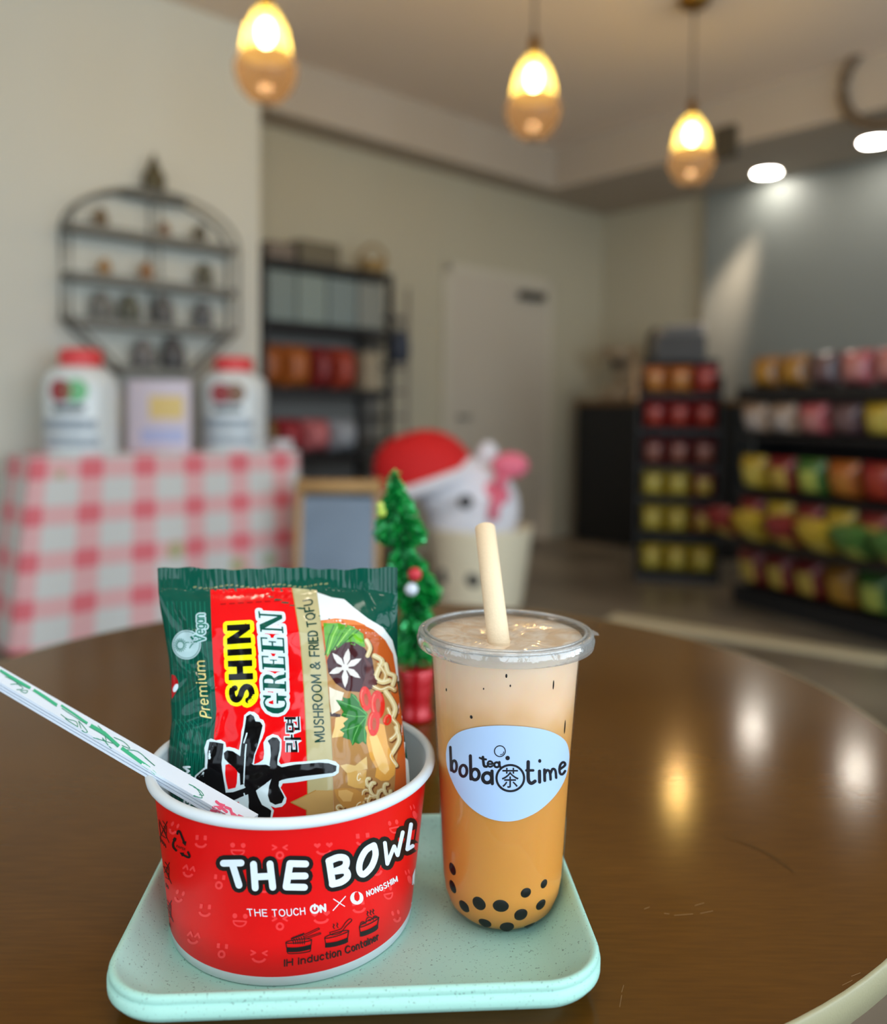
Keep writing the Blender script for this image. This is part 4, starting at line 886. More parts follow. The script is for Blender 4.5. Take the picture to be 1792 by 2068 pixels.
def torus(mb, c, R, r, m, nu=160, nv=14, flat=1.0):
    vs = []; fs = []
    for i in range(nu):
        a = 2 * PI * i / nu
        for j in range(nv): q = 2 * PI * j / nv; vs.append((c[0] + (R + r * math.cos(q)) * math.cos(a), c[1] + (R + r * math.cos(q)) * math.sin(a), c[2] + r * math.sin(q) * flat))
    for i in range(nu):
        for j in range(nv): fs.append((i * nv + j, ((i + 1) % nu) * nv + j, ((i + 1) % nu) * nv + (j + 1) % nv, i * nv + (j + 1) % nv))
    mb.add(vs, fs, m, True)
torus(mb, (BC.x, BC.y, BC.z + BH - .0027), RT - .0008, .0026, m_pap, flat=1.05); part(mb, 'rim', t, 'white rolled rim')
mb = MB(); mb.lathe([(m_rt - .0012, BH - .003), (RB - .0008, .005), (RB - .004, .0035), (0, .0035)], m_pap, 120, c=BC); mb.lathe([(0, .003), (RB - .0035, .003), (RB - .0008, .0006), (RB - .0004, .0006)], m_pap, 120, c=BC); part(mb, 'inner_wall', t, 'white paper inside of the bowl')

# ---- noodle packet standing in the bowl
pk = thing('noodle_packet', 'green and red SHIN GREEN noodle packet standing in the red paper bowl', 'noodle packet', atY(590, 1840, .437))
LEFT = [(1148, 318), (1170, 319), (1195, 320), (1230, 324), (1260, 330), (1300, 336), (1330, 341), (1365, 344), (1385, 346), (1420, 345), (1455, 347), (1490, 343), (1520, 341), (1560, 342), (1600, 344), (1680, 352), (1760, 362), (1840, 376)]
RIGHT = [(1148, 803), (1195, 803), (1250, 803), (1330, 803), (1400, 807), (1460, 813), (1530, 823), (1580, 830), (1620, 832), (1680, 824), (1760, 806), (1840, 786)]
def interp(tab, y):
    if y <= tab[0][0]: return tab[0][1]
    for (a, b_) in zip(tab, tab[1:]):
        if y <= b_[0]: return a[1] + (b_[1] - a[1]) * (y - a[0]) / (b_[0] - a[0])
    return tab[-1][1]
YD = [(1148, .4835), (1250, .4755), (1400, .4640), (1540, .4535), (1650, .4470), (1840, .4370)]
YC0, YC1 = 1194.0, 1822.0
CRE = [((352, 1420), (420, 1370), .0022, 9), ((352, 1400), (398, 1340), -.002, 12), ((345, 1330), (420, 1385), .0016, 8), ((352, 1466), (415, 1445), .0020, 8), ((345, 1480), (385, 1580), .0018, 9), ((450, 1440), (412, 1560), .0009, 7), ((360, 1230), (395, 1290), .0016, 8), ((340, 1215), (372, 1255), -.0016, 9),
       ((545, 1205), (700, 1262), .0012, 7), ((700, 1262), (800, 1300), .001, 8), ((740, 1190), (770, 1240), .0018, 10), ((775, 1215), (800, 1270), .002, 9), ((395, 1200), (420, 1240), -.001, 12), ((470, 1460), (520, 1520), .0006, 10)]
def crease(px, py):
    s_ = 0
    for (a, b_, amp, wd) in CRE:
        L2 = (b_[0] - a[0]) ** 2 + (b_[1] - a[1]) ** 2; tt = ((px - a[0]) * (b_[0] - a[0]) + (py - a[1]) * (b_[1] - a[1])) / L2; tq = min(1, max(0, tt))
        d_ = math.hypot(px - a[0] - tq * (b_[0] - a[0]), py - a[1] - tq * (b_[1] - a[1])); s_ += amp * math.exp(-(d_ / wd) ** 2)
    return s_
from mathutils import noise as MN
def bulge(u, py):
    f = min(1, max(0, (py - YC0) / 90)); g = min(1, max(0, (YC1 - py) / 110)); f = 1 - (1 - f) ** 2.2; g = 1 - (1 - g) ** 2.2
    x = abs(2 * u - 1.0); sh = max(0, 1 - x ** 3.2) ** .75
    return sh * f * g
NX, NY = 110, 130; y0, y1 = 1148.0, 1840.0
rows = [y0 + (y1 - y0) * j / NY for j in range(NY + 1)]
def pk_pt(i, j, side):
    py = rows[j]; u = i / NX; u2 = .5 - .5 * math.cos(PI * u); u = .55 * u + .45 * u2
    xl_, xr_ = interp(LEFT, py), interp(RIGHT, py); px = xl_ + (xr_ - xl_) * u
    yb = interp(YD, py); wob = 0
    if py < YC0 + 4: wob = .0007 * math.sin(px * .75) * (py < YC0 - 3) + .0016 * math.sin(px * .021 + 1) * min(1, (YC0 - py) / 30 + .2); yy = py + (2.2 * math.sin(px * .03) + 1.2 * math.sin(px * .11)) * (1 if j == 0 else max(0, 1 - j / 8.0))
    else: yy = py
    bl = bulge(u, py); edge = min(1, min(u, 1 - u) * 14)
    if side == 0:
        nz = MN.noise(Vector((px * .016, py * .016, 3.1))) * .0011 + MN.noise(Vector((px * .045, py * .045, 9))) * .0004
        return atY(px, yy, yb - .0155 * bl - edge * (crease(px, py) + nz * (1 if py > YC0 else .3)) + wob - .0003)
    return atY(px, yy, yb + .0135 * bl + wob + .0003)
m_pg = mat('packet_green', (1, 74, 58), .09, spec=.26)
for side in (0, 1):
    vs = [pk_pt(i, j, side) for j in range(NY + 1) for i in range(NX + 1)]; fs = []
    for j in range(NY):
        for i in range(NX): a = j * (NX + 1) + i; q = (a, a + NX + 1, a + NX + 2, a + 1); fs.append(q if side == 0 else tuple(reversed(q)))
    if side == 0: mbf = MB(); mbf.add(vs, fs, m_pg, True)
    else: mbb = MB(); mbb.add(vs, fs, m_pg, True)
pr = Printer(mbf, h=6.0, base=.00010, step=.00006)
A_ = cropf(280, 1120, 2.8903); B_ = cropf(380, 1420, 5.2706); C_ = cropf(560, 1160, 5.9733); D_ = cropf(600, 1360, 5.9733); S_ = cropf(320, 1220, 7.4667)
def ink(name, col): return mat('print_' + name, col, .09, spec=.26)
kR, kY, kK, kG, kW, kGold, kGD = ink('red', (226, 4, 10)), ink('yellow', (250, 240, 20)), ink('black', (6, 6, 8)), ink('green', (4, 78, 62)), ink('white', (214, 234, 240)), ink('gold', (184, 172, 126)), ink('gold_dark', (176, 132, 66))
kL = ink('line_green', (16, 110, 88))
# fine contour lines on the green
for q in range(9):
    x = 352 + q * 9.0
    pr.stroke(smooth_line([(x - 14 + q * .4, 1215), (x - 8, 1280), (x - 4 + 2 * math.sin(q), 1340), (x + 2, 1400), (x + 4, 1450), (x - 1, 1500), (x - 8, 1560), (x - 10, 1640)], 4), 1.5, kL, 0, cap=False)
for q in range(5): pr.stroke(smooth_line([(352 + q * 9, 1452), (366 + q * 10, 1475), (378 + q * 9, 1520), (376 + q * 9, 1600)], 4), 1.4, kL, 0, cap=False)
# red and gold panels
pr.poly(A_((420, 205), (640, 196), (892, 194), (905, 260), (925, 380), (940, 480), (955, 650), (965, 800), (975, 1000), (982, 1200), (985, 1330), (985, 1700), (430, 1700), (432, 1300), (442, 1050), (452, 960), (456, 900), (448, 800), (440, 700), (428, 450)), kR, 1)
pr.poly(A_((893, 194), (1040, 208), (1052, 290), (1066, 400), (1082, 520), (1097, 650), (1110, 800), (1120, 950), (1128, 1080), (1134, 1200), (1140, 1400), (1142, 1700), (985, 1700), (985, 1330), (982, 1200), (975, 1000), (965, 800), (955, 650), (940, 480), (925, 380), (905, 260)), kGold, 1)
pr.stroke(A_((895, 196), (907, 262), (927, 380), (942, 480), (957, 650), (967, 800), (977, 1000), (984, 1200), (987, 1400)), 1.6, kGD, 2)
pr.poly(A_((890, 1446), (1035, 1376), (1138, 1376), (1141, 1560), (982, 1560), (982, 1490)), ink('star_gold', (190, 152, 92)), 2); pr.stroke(A_((1035, 1376), (890, 1446), (982, 1490), (982, 1580)), 1.8, kGD, 3)
# food picture
kc = lambda n, c: ink(n, c)
pic = [('bowl_white', (226, 232, 230), 2, A_((1042, 222), (1130, 252), (1200, 262), (1265, 318), (1340, 375), (1425, 425), (1480, 500), (1506, 600), (1514, 700), (1538, 900), (1562, 1100), (1580, 1300), (1590, 1480), (1560, 1700), (1142, 1700), (1134, 1200), (1120, 950), (1097, 650), (1066, 400))),
       ('broth', (196, 92, 34), 3, A_((1064, 384), (1150, 374), (1260, 385), (1370, 440), (1440, 500), (1484, 580), (1500, 680), (1515, 800), (1540, 1000), (1556, 1200), (1562, 1350), (1550, 1600), (1142, 1650), (1134, 1200), (1120, 950), (1097, 650))),
       ('broth_light', (224, 128, 70), 4, A_((1064, 384), (1150, 374), (1260, 385), (1330, 415), (1240, 412), (1140, 400), (1072, 420))),
       ('noodle_bed', (176, 128, 74), 4, A_((1098, 640), (1200, 520), (1310, 500), (1352, 570), (1400, 640), (1450, 720), (1480, 830), (1500, 960), (1520, 1080), (1500, 1240), (1490, 1400), (1440, 1600), (1142, 1640), (1136, 1250), (1120, 950))),
       ('scallion', (92, 160, 48), 5, A_((1080, 400), (1160, 400), (1250, 420), (1312, 462), (1322, 540), (1260, 530), (1200, 512), (1140, 545), (1100, 600), (1088, 500))),
       ('mushroom', (66, 26, 30), 6, A_((1100, 620), (1126, 556), (1180, 512), (1255, 510), (1318, 546), (1362, 606), (1374, 680), (1402, 735), (1378, 780), (1290, 802), (1215, 796), (1150, 752), (1108, 690))),
       ('mushroom_light', (92, 44, 42), 7, A_((1310, 590), (1355, 640), (1370, 700), (1395, 735), (1370, 775), (1300, 780), (1320, 720), (1330, 650))),
       ('slice', (226, 214, 190), 6, A_((1113, 772), (1150, 790), (1200, 806), (1186, 850), (1176, 905), (1128, 932), (1118, 860))), ('slice_edge', (58, 26, 24), 6, A_((1118, 920), (1180, 932), (1176, 948), (1120, 944))),
       ('tofu_a', (226, 188, 116), 6, A_((1126, 960), (1185, 942), (1222, 950), (1212, 1010), (1196, 1060), (1130, 1070))), ('tofu_shade', (176, 112, 52), 7, A_((1126, 960), (1150, 950), (1144, 1010), (1130, 1060))),
       ('tofu_b', (222, 160, 72), 7, D_((820, 640), (900, 615), (1000, 605), (1050, 620), (1092, 850), (1150, 1000), (1182, 1110), (1172, 1220), (1105, 1290), (1010, 1295), (940, 1250), (955, 1150), (880, 1010), (840, 850))),
       ('tofu_b_light', (238, 190, 110), 8, D_((870, 760), (960, 740), (1010, 860), (1080, 1040), (1110, 1160), (1060, 1220), (990, 1160), (920, 980))),
       ('tofu_c', (214, 168, 92), 7, D_((600, 1190), (720, 1170), (840, 1160), (815, 1390), (700, 1380), (610, 1345))), ('tofu_e', (226, 190, 124), 7, D_((520, 1110), (600, 1090), (700, 1110), (840, 1000), (850, 1150), (720, 1180), (600, 1200))),
       ('tofu_d', (192, 138, 70), 7, D_((450, 1400), (560, 1380), (700, 1390), (830, 1470), (770, 1600), (670, 1655), (550, 1600), (480, 1500))),
       ('tofu_d_light', (214, 168, 100), 8, D_((500, 1410), (600, 1400), (680, 1440), (650, 1540), (560, 1540), (500, 1470)))]
for n_, c_, l_, P in pic: pr.poly(P, kc(n_, c_), l_)
# scallion stripes, noodles
for i in range(7): pr.stroke(A_((1090 + i * 14, 585 - i * 8), (1110 + i * 24, 480 - i * 2), (1140 + i * 24, 412 + i * 5)), 2.4, kc('scallion_%d' % (i % 3), [(44, 108, 30), (150, 204, 90), (70, 140, 44)][i % 3]), 6)
pr.poly(A_((1240, 450), (1300, 468), (1312, 520), (1270, 510)), kc('leaf_bright', (116, 186, 40)), 6)
kN, kNs, kNd = kc('noodle', (222, 202, 148), ), kc('noodle_mid', (202, 166, 108)), kc('noodle_shadow', (116, 66, 34))
rn = random.Random(3)
def nood(P, w_=8, m_=None): 
    P = smooth_line(P, 4); pr.stroke([(x + 2, y + 2.2) for x, y in P], w_ + 3.5, kNd, 5); pr.stroke(P, w_ * 1.25, m_ or kN, 6)
    pr.stroke([(x - 1, y - 1) for x, y in P], w_ * .35, kc('noodle_light', (238, 226, 186)), 7)
nood(A_((1330, 500), (1350, 545), (1335, 590)), 7); nood(A_((1375, 590), (1420, 620), (1400, 670), (1385, 720), (1420, 745), (1460, 735)), 8); nood(A_((1440, 640), (1455, 690), (1490, 710), (1480, 760)), 7)
nood(A_((1370, 770), (1415, 790), (1460, 775), (1490, 790)), 7, kNs); nood(A_((1440, 800), (1475, 850), (1495, 900), (1480, 950)), 8); nood(A_((1455, 900), (1480, 960), (1510, 1000), (1500, 1050), (1470, 1080)), 7, kNs)
nood(A_((1500, 1010), (1518, 1080), (1490, 1140), (1470, 1180), (1500, 1230)), 7); nood(A_((1400, 640), (1440, 700), (1430, 740)), 6, kNs)
for (x, y, rx, ry) in ((1375, 1370, 24, 40), (1330, 1400, 22, 26), (1420, 1410, 26, 38), (1360, 1440, 20, 28), (1450, 1370, 18, 34), (1305, 1470, 30, 24), (1395, 1480, 34, 22), (1450, 1450, 22, 26), (1345, 1330, 16, 24), (1180, 1480, 22, 16), (1290, 1300, 10, 22), (1240, 1520, 26, 18)):
    nood(A_(*ell(x, y, rx, ry, 10, rn.uniform(-.5, .5), .4, 5.2)), 6, rn.choice([kN, kNs]))
# star cut in the mushroom
kS = kc('star_white', (222, 214, 206))
for tip in ((1225, 548), (1132, 574), (1300, 606), (1112, 694), (1294, 722), (1206, 778)):
    c0 = (1206, 658); dx, dy = tip[0] - c0[0], tip[1] - c0[1]; L_ = math.hypot(dx, dy); nx_, ny_ = -dy / L_, dx / L_
    pr.poly(A_(c0, (c0[0] + dx * .45 + nx_ * 19, c0[1] + dy * .45 + ny_ * 19), (c0[0] + dx * .75 + nx_ * 13, c0[1] + dy * .75 + ny_ * 13), tip, (c0[0] + dx * .75 - nx_ * 13, c0[1] + dy * .75 - ny_ * 13), (c0[0] + dx * .45 - nx_ * 19, c0[1] + dy * .45 - ny_ * 19)), kS, 8)
pr.poly(A_(*ell(1206, 658, 20, 20, 12)), kS, 8)
# parsley and chilli rings
pr.poly(D_((470, 320), (560, 330), (550, 285), (600, 300), (640, 295), (650, 235), (710, 270), (740, 330), (755, 385), (850, 490), (830, 560), (812, 640), (842, 720), (830, 860), (790, 820), (745, 850), (700, 830), (668, 872), (640, 800), (600, 790), (553, 770), (570, 720), (518, 680), (580, 640), (560, 600), (622, 545), (575, 530), (530, 510), (560, 460), (520, 400)), kc('parsley', (40, 112, 44)), 8)
for P in (((840, 500), (740, 420), (600, 370), (490, 325)), ((840, 505), (760, 360), (670, 260)), ((840, 510), (740, 640), (690, 760), (665, 850)), ((835, 515), (700, 520), (560, 490)), ((835, 520), (810, 680), (820, 820)), ((760, 620), (650, 660), (550, 690))): pr.stroke(D_(*P), 2.2, kc('parsley_vein', (86, 160, 78)), 9)
for (cx_, cy_, rx, ry, ro) in ((1085, 560, 50, 70, .3), (825, 305, 72, 150, -.12), (968, 375, 86, 172, -.05), (922, 600, 70, 155, .05)):
    pr.poly(D_(*ell(cx_, cy_, rx, ry, 26, ro)), kc('chilli', (222, 44, 30)), 9); pr.poly(D_(*ell(cx_ + 6, cy_ + 10, rx * .32, ry * .5, 18, ro)), kc('chilli_inner', (180, 78, 44)), 10); pr.stroke(D_(*ell(cx_, cy_, rx * .72, ry * .8, 12, ro, PI * .8, PI * 1.35)), 3, kc('chilli_light', (240, 104, 84)), 10)
# SHIN
shin = [S_((1035, 320), (1385, 300), (1390, 380), (1215, 505), (1400, 500), (1405, 585), (1040, 608), (1040, 520), (1225, 400), (1040, 405)), S_((1045, 685), (1410, 665), (1415, 760), (1048, 782)),
        S_((1052, 855), (1418, 842), (1420, 935), (1280, 940), (1285, 1045), (1430, 1040), (1435, 1135), (1065, 1150), (1062, 1055), (1188, 1050), (1185, 945), (1055, 945))]
S_path = S_(*smooth_line([(1172, 1262), (1122, 1290), (1112, 1350), (1140, 1425), (1196, 1440), (1240, 1385), (1270, 1300), (1320, 1248), (1385, 1265), (1414, 1350), (1394, 1420), (1342, 1462)], 3))
for P in shin: pr.fat(P, 15.5, kY, 3)
pr.stroke(S_path, 27, kY, 3)
for P in shin: pr.poly(P, kK, 5)
pr.stroke(S_path, 12.2, kK, 5, cap=False)
# GREEN in slab letters
def rect(x0, y0, x1, y1): return [(x0, y0), (x1, y0), (x1, y1), (x0, y1)]
GL = {'E': [rect(.12, 0, .36, 1), rect(0, .93, .78, 1), rect(0, 0, .8, .07), rect(.70, .70, .78, 1), rect(.72, 0, .8, .30), rect(.36, .47, .6, .54), rect(.53, .34, .6, .66)],
      'N': [rect(.10, 0, .19, 1), rect(.74, 0, .83, 1), [(.06, 1), (.34, 1), (.83, 0), (.66, 0)], rect(0, .93, .34, 1), rect(0, 0, .30, .07), rect(.62, .93, .94, 1)],
      'R': [rect(.12, 0, .36, 1), rect(0, .93, .5, 1), rect(0, 0, .5, .07), rect(.36, .48, .55, .55), [(.5, 1), (.66, .96), (.76, .86), (.77, .74), (.72, .6), (.6, .5), (.5, .48), (.5, .55), (.55, .6), (.56, .75), (.54, .88), (.48, .93)], [(.42, .5), (.62, .5), (.76, .3), (.82, .07), (.92, .07), (.92, 0), (.66, 0), (.58, .22), (.5, .42)]],
      'G': [[(.5, 1), (.34, .97), (.16, .84), (.06, .62), (.06, .38), (.16, .16), (.34, .03), (.5, 0), (.5, .07), (.38, .12), (.32, .28), (.3, .5), (.32, .72), (.38, .88), (.5, .93)], [(.5, 1), (.62, .96), (.7, .9), (.72, 1), (.8, 1), (.8, .66), (.72, .66), (.66, .82), (.58, .9), (.5, .93)], [(.5, 0), (.62, .03), (.72, .1), (.76, .0), (.82, 0), (.82, .4), (.6, .4), (.6, .1), (.5, .07)], rect(.48, .36, .92, .43)]}
GB = [('G', (868, 940), (864, 800)), ('R', (864, 800), (860, 678)), ('E', (860, 678), (855, 575)), ('E', (855, 575), (848, 465)), ('N', (848, 460), (836, 332))]
gl = []
for ch, (bx0, by0), (bx1, by1) in GB:
    tx0, tx1 = bx0 - 136, bx1 - 138
    for P in GL[ch]: gl.append(A_(*[(bx0 + (bx1 - bx0) * x + ((tx0 + (tx1 - tx0) * x) - (bx0 + (bx1 - bx0) * x)) * y, by0 + (by1 - by0) * x - 8 * y + 6 * (1 - y) * 0) for x, y in P]))
for P in gl: pr.fat(P, 13, kW, 3)
for P in gl: pr.poly(P, kG, 5)
pen(pr, 'MUSHROOM & FRIED TOFU', along(A_((1086, 1088), (1076, 920), (1064, 740), (1052, 560), (1040, 420), (1012, 262)), A_((1032, 1092), (1022, 920), (1010, 740), (998, 560), (988, 425), (962, 272))), 3.0, kc('dark_green', (12, 58, 46)), 3, gap=.28)
pen(pr, 'Premium', along(A_((424, 952), (408, 860), (394, 740), (386, 622)), A_((364, 940), (350, 860), (338, 740), (330, 622))), 2.6, kc('pale_gold', (232, 216, 140)), 3, gap=.24)
pen(pr, 'NONGSHIM', quad(*A_((306, 1640), (299, 1240), (272, 1640), (266, 1240))), 4.0, kW, 3)
# vegan badge
pr.poly(A_(*ell(282, 526, 84, 86, 30)), kc('badge', (180, 208, 210)), 2); pr.stroke(A_(*ell(282, 526, 76, 78, 30)), 1.0, kG, 3, closed=True)
for i in range(18): a = 2 * PI * i / 18; pr.stroke(A_((246 + 22 * math.cos(a), 528 + 24 * math.sin(a)), (246 + 34 * math.cos(a), 528 + 38 * math.sin(a))), 1.6, kL, 3)
pr.stroke(A_(*ell(246, 528, 20, 22, 16)), 1.2, kL, 3, closed=True)
pr.stroke(A_(*smooth_line([(278, 512), (310, 512), (350, 505), (372, 505)], 3)), 1.6, kL, 3); pr.stroke(A_(*smooth_line([(300, 545), (318, 520), (350, 508)], 3)), 2.0, kL, 3); pr.poly(A_((318, 500), (302, 480), (312, 474), (330, 482)), kL, 3)
vg = along(A_((388, 508), (386, 425), (383, 352)), A_((326, 508), (328, 425), (330, 352)))
pen(pr, 'Vegan', vg, 8.0, kc('badge', (0, 0, 0)), 3, gap=.2); pen(pr, 'Vegan', vg, 2.6, kL, 5, gap=.2)
# red emblem at the left edge
pr.poly(A_((195, 700), (215, 706), (232, 740), (234, 770), (222, 800), (205, 830), (196, 842)), kc('emblem', (178, 16, 20)), 2); pr.poly(A_(*ell(219, 778, 13, 26, 14, .4)), kW, 3)
# brushed character
out = B_((205, 395), (250, 375), (300, 395), (350, 388), (398, 418), (410, 470), (440, 465), (500, 480), (545, 500), (562, 420), (570, 300), (588, 240), (600, 130), (650, 88), (705, 95), (750, 130), (765, 165), (802, 182), (818, 222), (815, 300), (792, 370), (768, 420), (735, 500), (715, 560), (704, 650), (760, 628), (800, 600), (812, 540), (805, 420), (840, 360), (900, 330), (960, 345), (996, 390), (995, 480), (985, 560), (968, 620), (988, 650), (1100, 630), (1260, 618), (1400, 605), (1480, 598), (1570, 622), (1610, 660), (1602, 740), (1560, 772), (1450, 792), (1300, 815), (1150, 840), (1010, 852), (985, 900), (1020, 960), (1050, 1010), (1040, 1060), (1000, 1102), (930, 1112), (880, 1092), (915, 1140), (902, 1200), (880, 1290), (640, 1290), (620, 1180), (590, 1130), (480, 1100), (330, 1010), (220, 960), (186, 900), (150, 872), (90, 882), (58, 835), (78, 770), (140, 720), (184, 680), (188, 560), (178, 480))
pr.poly(out, kW, 5)
for P in (((402, 655), (440, 645), (498, 684), (528, 722), (522, 850), (508, 898), (430, 916), (412, 850), (397, 750)), ((735, 560), (798, 545), (795, 592), (730, 608)), ((450, 1085), (540, 1045), (575, 1130), (500, 1100))): pr.poly(B_(*P), kR, 6)
for P in (((235, 410), (290, 412), (330, 420), (382, 430), (375, 520), (360, 640), (368, 720), (390, 850), (405, 950), (480, 945), (600, 905), (700, 840), (800, 770), (905, 728), (925, 750), (860, 830), (760, 890), (660, 960), (560, 1000), (430, 1062), (330, 1000), (232, 950), (203, 900), (185, 850), (100, 858), (76, 830), (92, 780), (150, 730), (196, 695), (203, 620), (218, 500)),
          ((622, 140), (665, 115), (702, 138), (720, 195), (770, 200), (796, 240), (772, 340), (746, 440), (710, 540), (690, 640), (640, 640), (606, 620), (556, 600), (570, 450), (592, 330), (607, 250)), ((556, 640), (612, 640), (604, 760), (600, 860), (560, 872), (552, 760)),
          ((385, 530), (420, 500), (480, 512), (540, 550), (620, 600), (700, 655), (830, 652), (920, 690), (935, 735), (800, 765), (600, 765), (540, 742), (500, 690), (440, 640), (392, 590)),
          ((850, 400), (900, 362), (950, 367), (980, 410), (975, 500), (955, 590), (952, 655), (1000, 680), (1150, 652), (1270, 642), (1400, 632), (1500, 640), (1582, 668), (1576, 720), (1540, 742), (1400, 757), (1250, 772), (1060, 800), (1000, 815), (970, 830), (965, 880), (1000, 950), (1025, 1000), (1000, 1060), (930, 1080), (872, 1050), (850, 980), (865, 880), (890, 800), (905, 720), (868, 655), (882, 560), (875, 450)),
          ((600, 762), (800, 760), (935, 732), (880, 815), (760, 880), (640, 920), (604, 880)), ((640, 930), (760, 870), (840, 845), (725, 930), (750, 1000), (790, 1080), (850, 1112), (888, 1140), (870, 1280), (660, 1280), (642, 1150), (650, 1050))): pr.poly(B_(*P), kK, 7)
for P in (((612, 560), (604, 700), (598, 850)), ((628, 320), (600, 420)), ((625, 440), (610, 560)), ((830, 460), (825, 560), (800, 620)), ((210, 540), (200, 690)), ((600, 960), (640, 1100), (650, 1160))): pr.stroke(B_(*P), 2.6, kW, 8)
ky = along(B_((1192, 522), (1172, 142)), B_((1052, 522), (1052, 142)))
pr.glyphs('라면', ky, kW, 3, bold=.075); pr.glyphs('라면', ky, kK, 5, bold=.02)
for x in range(480, 800, 52): pr.stroke(A_((x, 292 - (x - 480) * .06), (x + 28, 290 - (x - 480) * .06)), 2.0, kc('date_ink', (150, 10, 12)), 3)
for i in range(26): pr.stroke([(392 + i * 10.6, 1186 - .14 * i + 3 * math.sin(i * .7)), (396 + i * 10.6, 1185 - .14 * i + 3 * math.sin(i * .7))], 3.2, kc('seal_marks', (130, 136, 92)), 2)
part(mbf, 'front_film', pk, 'printed front with SHIN GREEN lettering and a bowl of noodles'); part(mbb, 'back_film', pk)

# ---- chopstick sleeve leaning over the bowl rim
PA, PB = atY(-30, 1353, .480), atY(505, 1664, .3985)
ax = (PB - PA).normalized(); LN = (PB - PA).length; wv = Vector((-ax.y, ax.x, 0)).normalized()
if wv.y < 0: wv = -wv
nv = ax.cross(wv)
if nv.z < 0: nv = -nv
cs = tag(bpy.data.objects.new('chopstick_packet', None), 'wrapped chopsticks in a white sleeve with green bamboo print leaning over the bowl rim', 'chopsticks'); COL.objects.link(cs); cs.location = PB; bpy.context.view_layer.update()
m_slv = mat('sleeve_paper', (220, 230, 242), .5)
Wd, Hh = .0112, .0050
mb = MB()
for (i0, i1, ins) in ((0, .26, .0), (.36, .60, .0001), (.70, 1.0, 0)):
    c0 = []; 
    for s_, e_ in ((0, 0), (1, 0)):
        base = PA + ax * LN * s_
        for uu, hh in ((0 + ins, i0), (Wd - ins, i0), (Wd - ins, i1), (0 + ins, i1)): c0.append(base + wv * (uu - Wd * .5) + nv * (hh * Hh - Hh * .5))
    K = 24; vs = []
    for j in range(K + 1):
        for q in range(4): vs.append(c0[q].lerp(c0[4 + q], j / K))
    fs = [(j * 4 + q, (j + 1) * 4 + q, (j + 1) * 4 + (q + 1) % 4, j * 4 + (q + 1) % 4) for j in range(K) for q in range(4)] + [(0, 1, 2, 3), (K * 4 + 3, K * 4 + 2, K * 4 + 1, K * 4)]
    mb.add(vs, fs, m_slv)
vs = []
for s_ in (0.002, LN - .002):
    for uu, hh in ((.0008, .1), (Wd - .0008, .1), (Wd - .0008, .9), (.0008, .9)): vs.append(PA + ax * s_ + wv * (uu - Wd * .5) + nv * (hh * Hh - Hh * .5))
mb.add(vs, [(0, 4, 5, 1), (1, 5, 6, 2), (2, 6, 7, 3), (3, 7, 4, 0)], mat('sleeve_fold', (120, 134, 170), .6))
pr = Printer(mb, h=8, base=.00008, step=.00004)
K_ = cropf(0, 1320, 5.6); kc1, kc2, kc3 = mat('bamboo_green', (44, 176, 130), .5), mat('bamboo_line', (40, 140, 112), .5), mat('sleeve_pink', (226, 84, 120), .5)
for P, w_ in ((((0, 190), (130, 268), (345, 392)), 30), (((380, 412), (510, 492), (645, 585)), 32), (((690, 585), (840, 685), (990, 790)), 24), (((1025, 812), (1180, 900), (1345, 1050)), 38), (((1375, 1068), (1500, 1160), (1690, 1300)), 40), (((1720, 1325), (1760, 1360)), 26)): pr.stroke(K_(*P), w_ / 5.6, kc1, 1, cap=False)
for P in (((0, 205), (180, 320), (330, 400)), ((370, 420), (520, 520), (640, 600)), ((700, 620), (850, 720), (980, 800)), ((1010, 830), (1180, 930), (1330, 1060)), ((60, 262), (160, 310), (230, 370)), ((120, 350), (210, 350), (260, 400), (190, 410)), ((230, 420), (310, 420), (290, 450), (240, 430)),
          ((690, 690), (760, 740), (860, 770), (880, 830)), ((740, 740), (800, 780), (880, 830)), ((890, 765), (940, 820), (990, 890), (930, 870), (890, 770)), ((1160, 955), (1200, 1010), (1260, 1070)), ((1060, 950), (1180, 990), (1290, 1020)), ((1190, 940), (1200, 990), (1160, 970)), ((1110, 820), (1160, 870)), ((1290, 950), (1400, 1000), (1470, 1075), (1380, 1040)), ((1440, 1090), (1560, 1110), (1680, 1210), (1750, 1270), (1640, 1180))): pr.stroke(K_(*smooth_line(list(P), 3)), 1.5, kc2, 1)
B2 = cropf(230, 1040, 1)
for P in (((60, 895), (130, 935), (165, 985), (120, 975)), ((10, 865), (90, 910), (150, 1010), (60, 985))): pr.stroke(B_(*smooth_line([(x, y) for x, y in P], 4)), 1.5, kc2, 1)
for P in (((300, 1050), (330, 1075), (360, 1085)), ((270, 1110), (330, 1110), (380, 1090)), ((250, 1140), (300, 1150), (340, 1130)), ((350, 1110), (410, 1160)), ((400, 1110), (450, 1130), (470, 1190)), ((330, 1160), (390, 1190)), ((480, 1180), (520, 1215)), ((540, 1200), (580, 1218))): pr.stroke(B_(*P), 5.5, kc3, 1)
part(mb, 'paper_sleeve', cs)

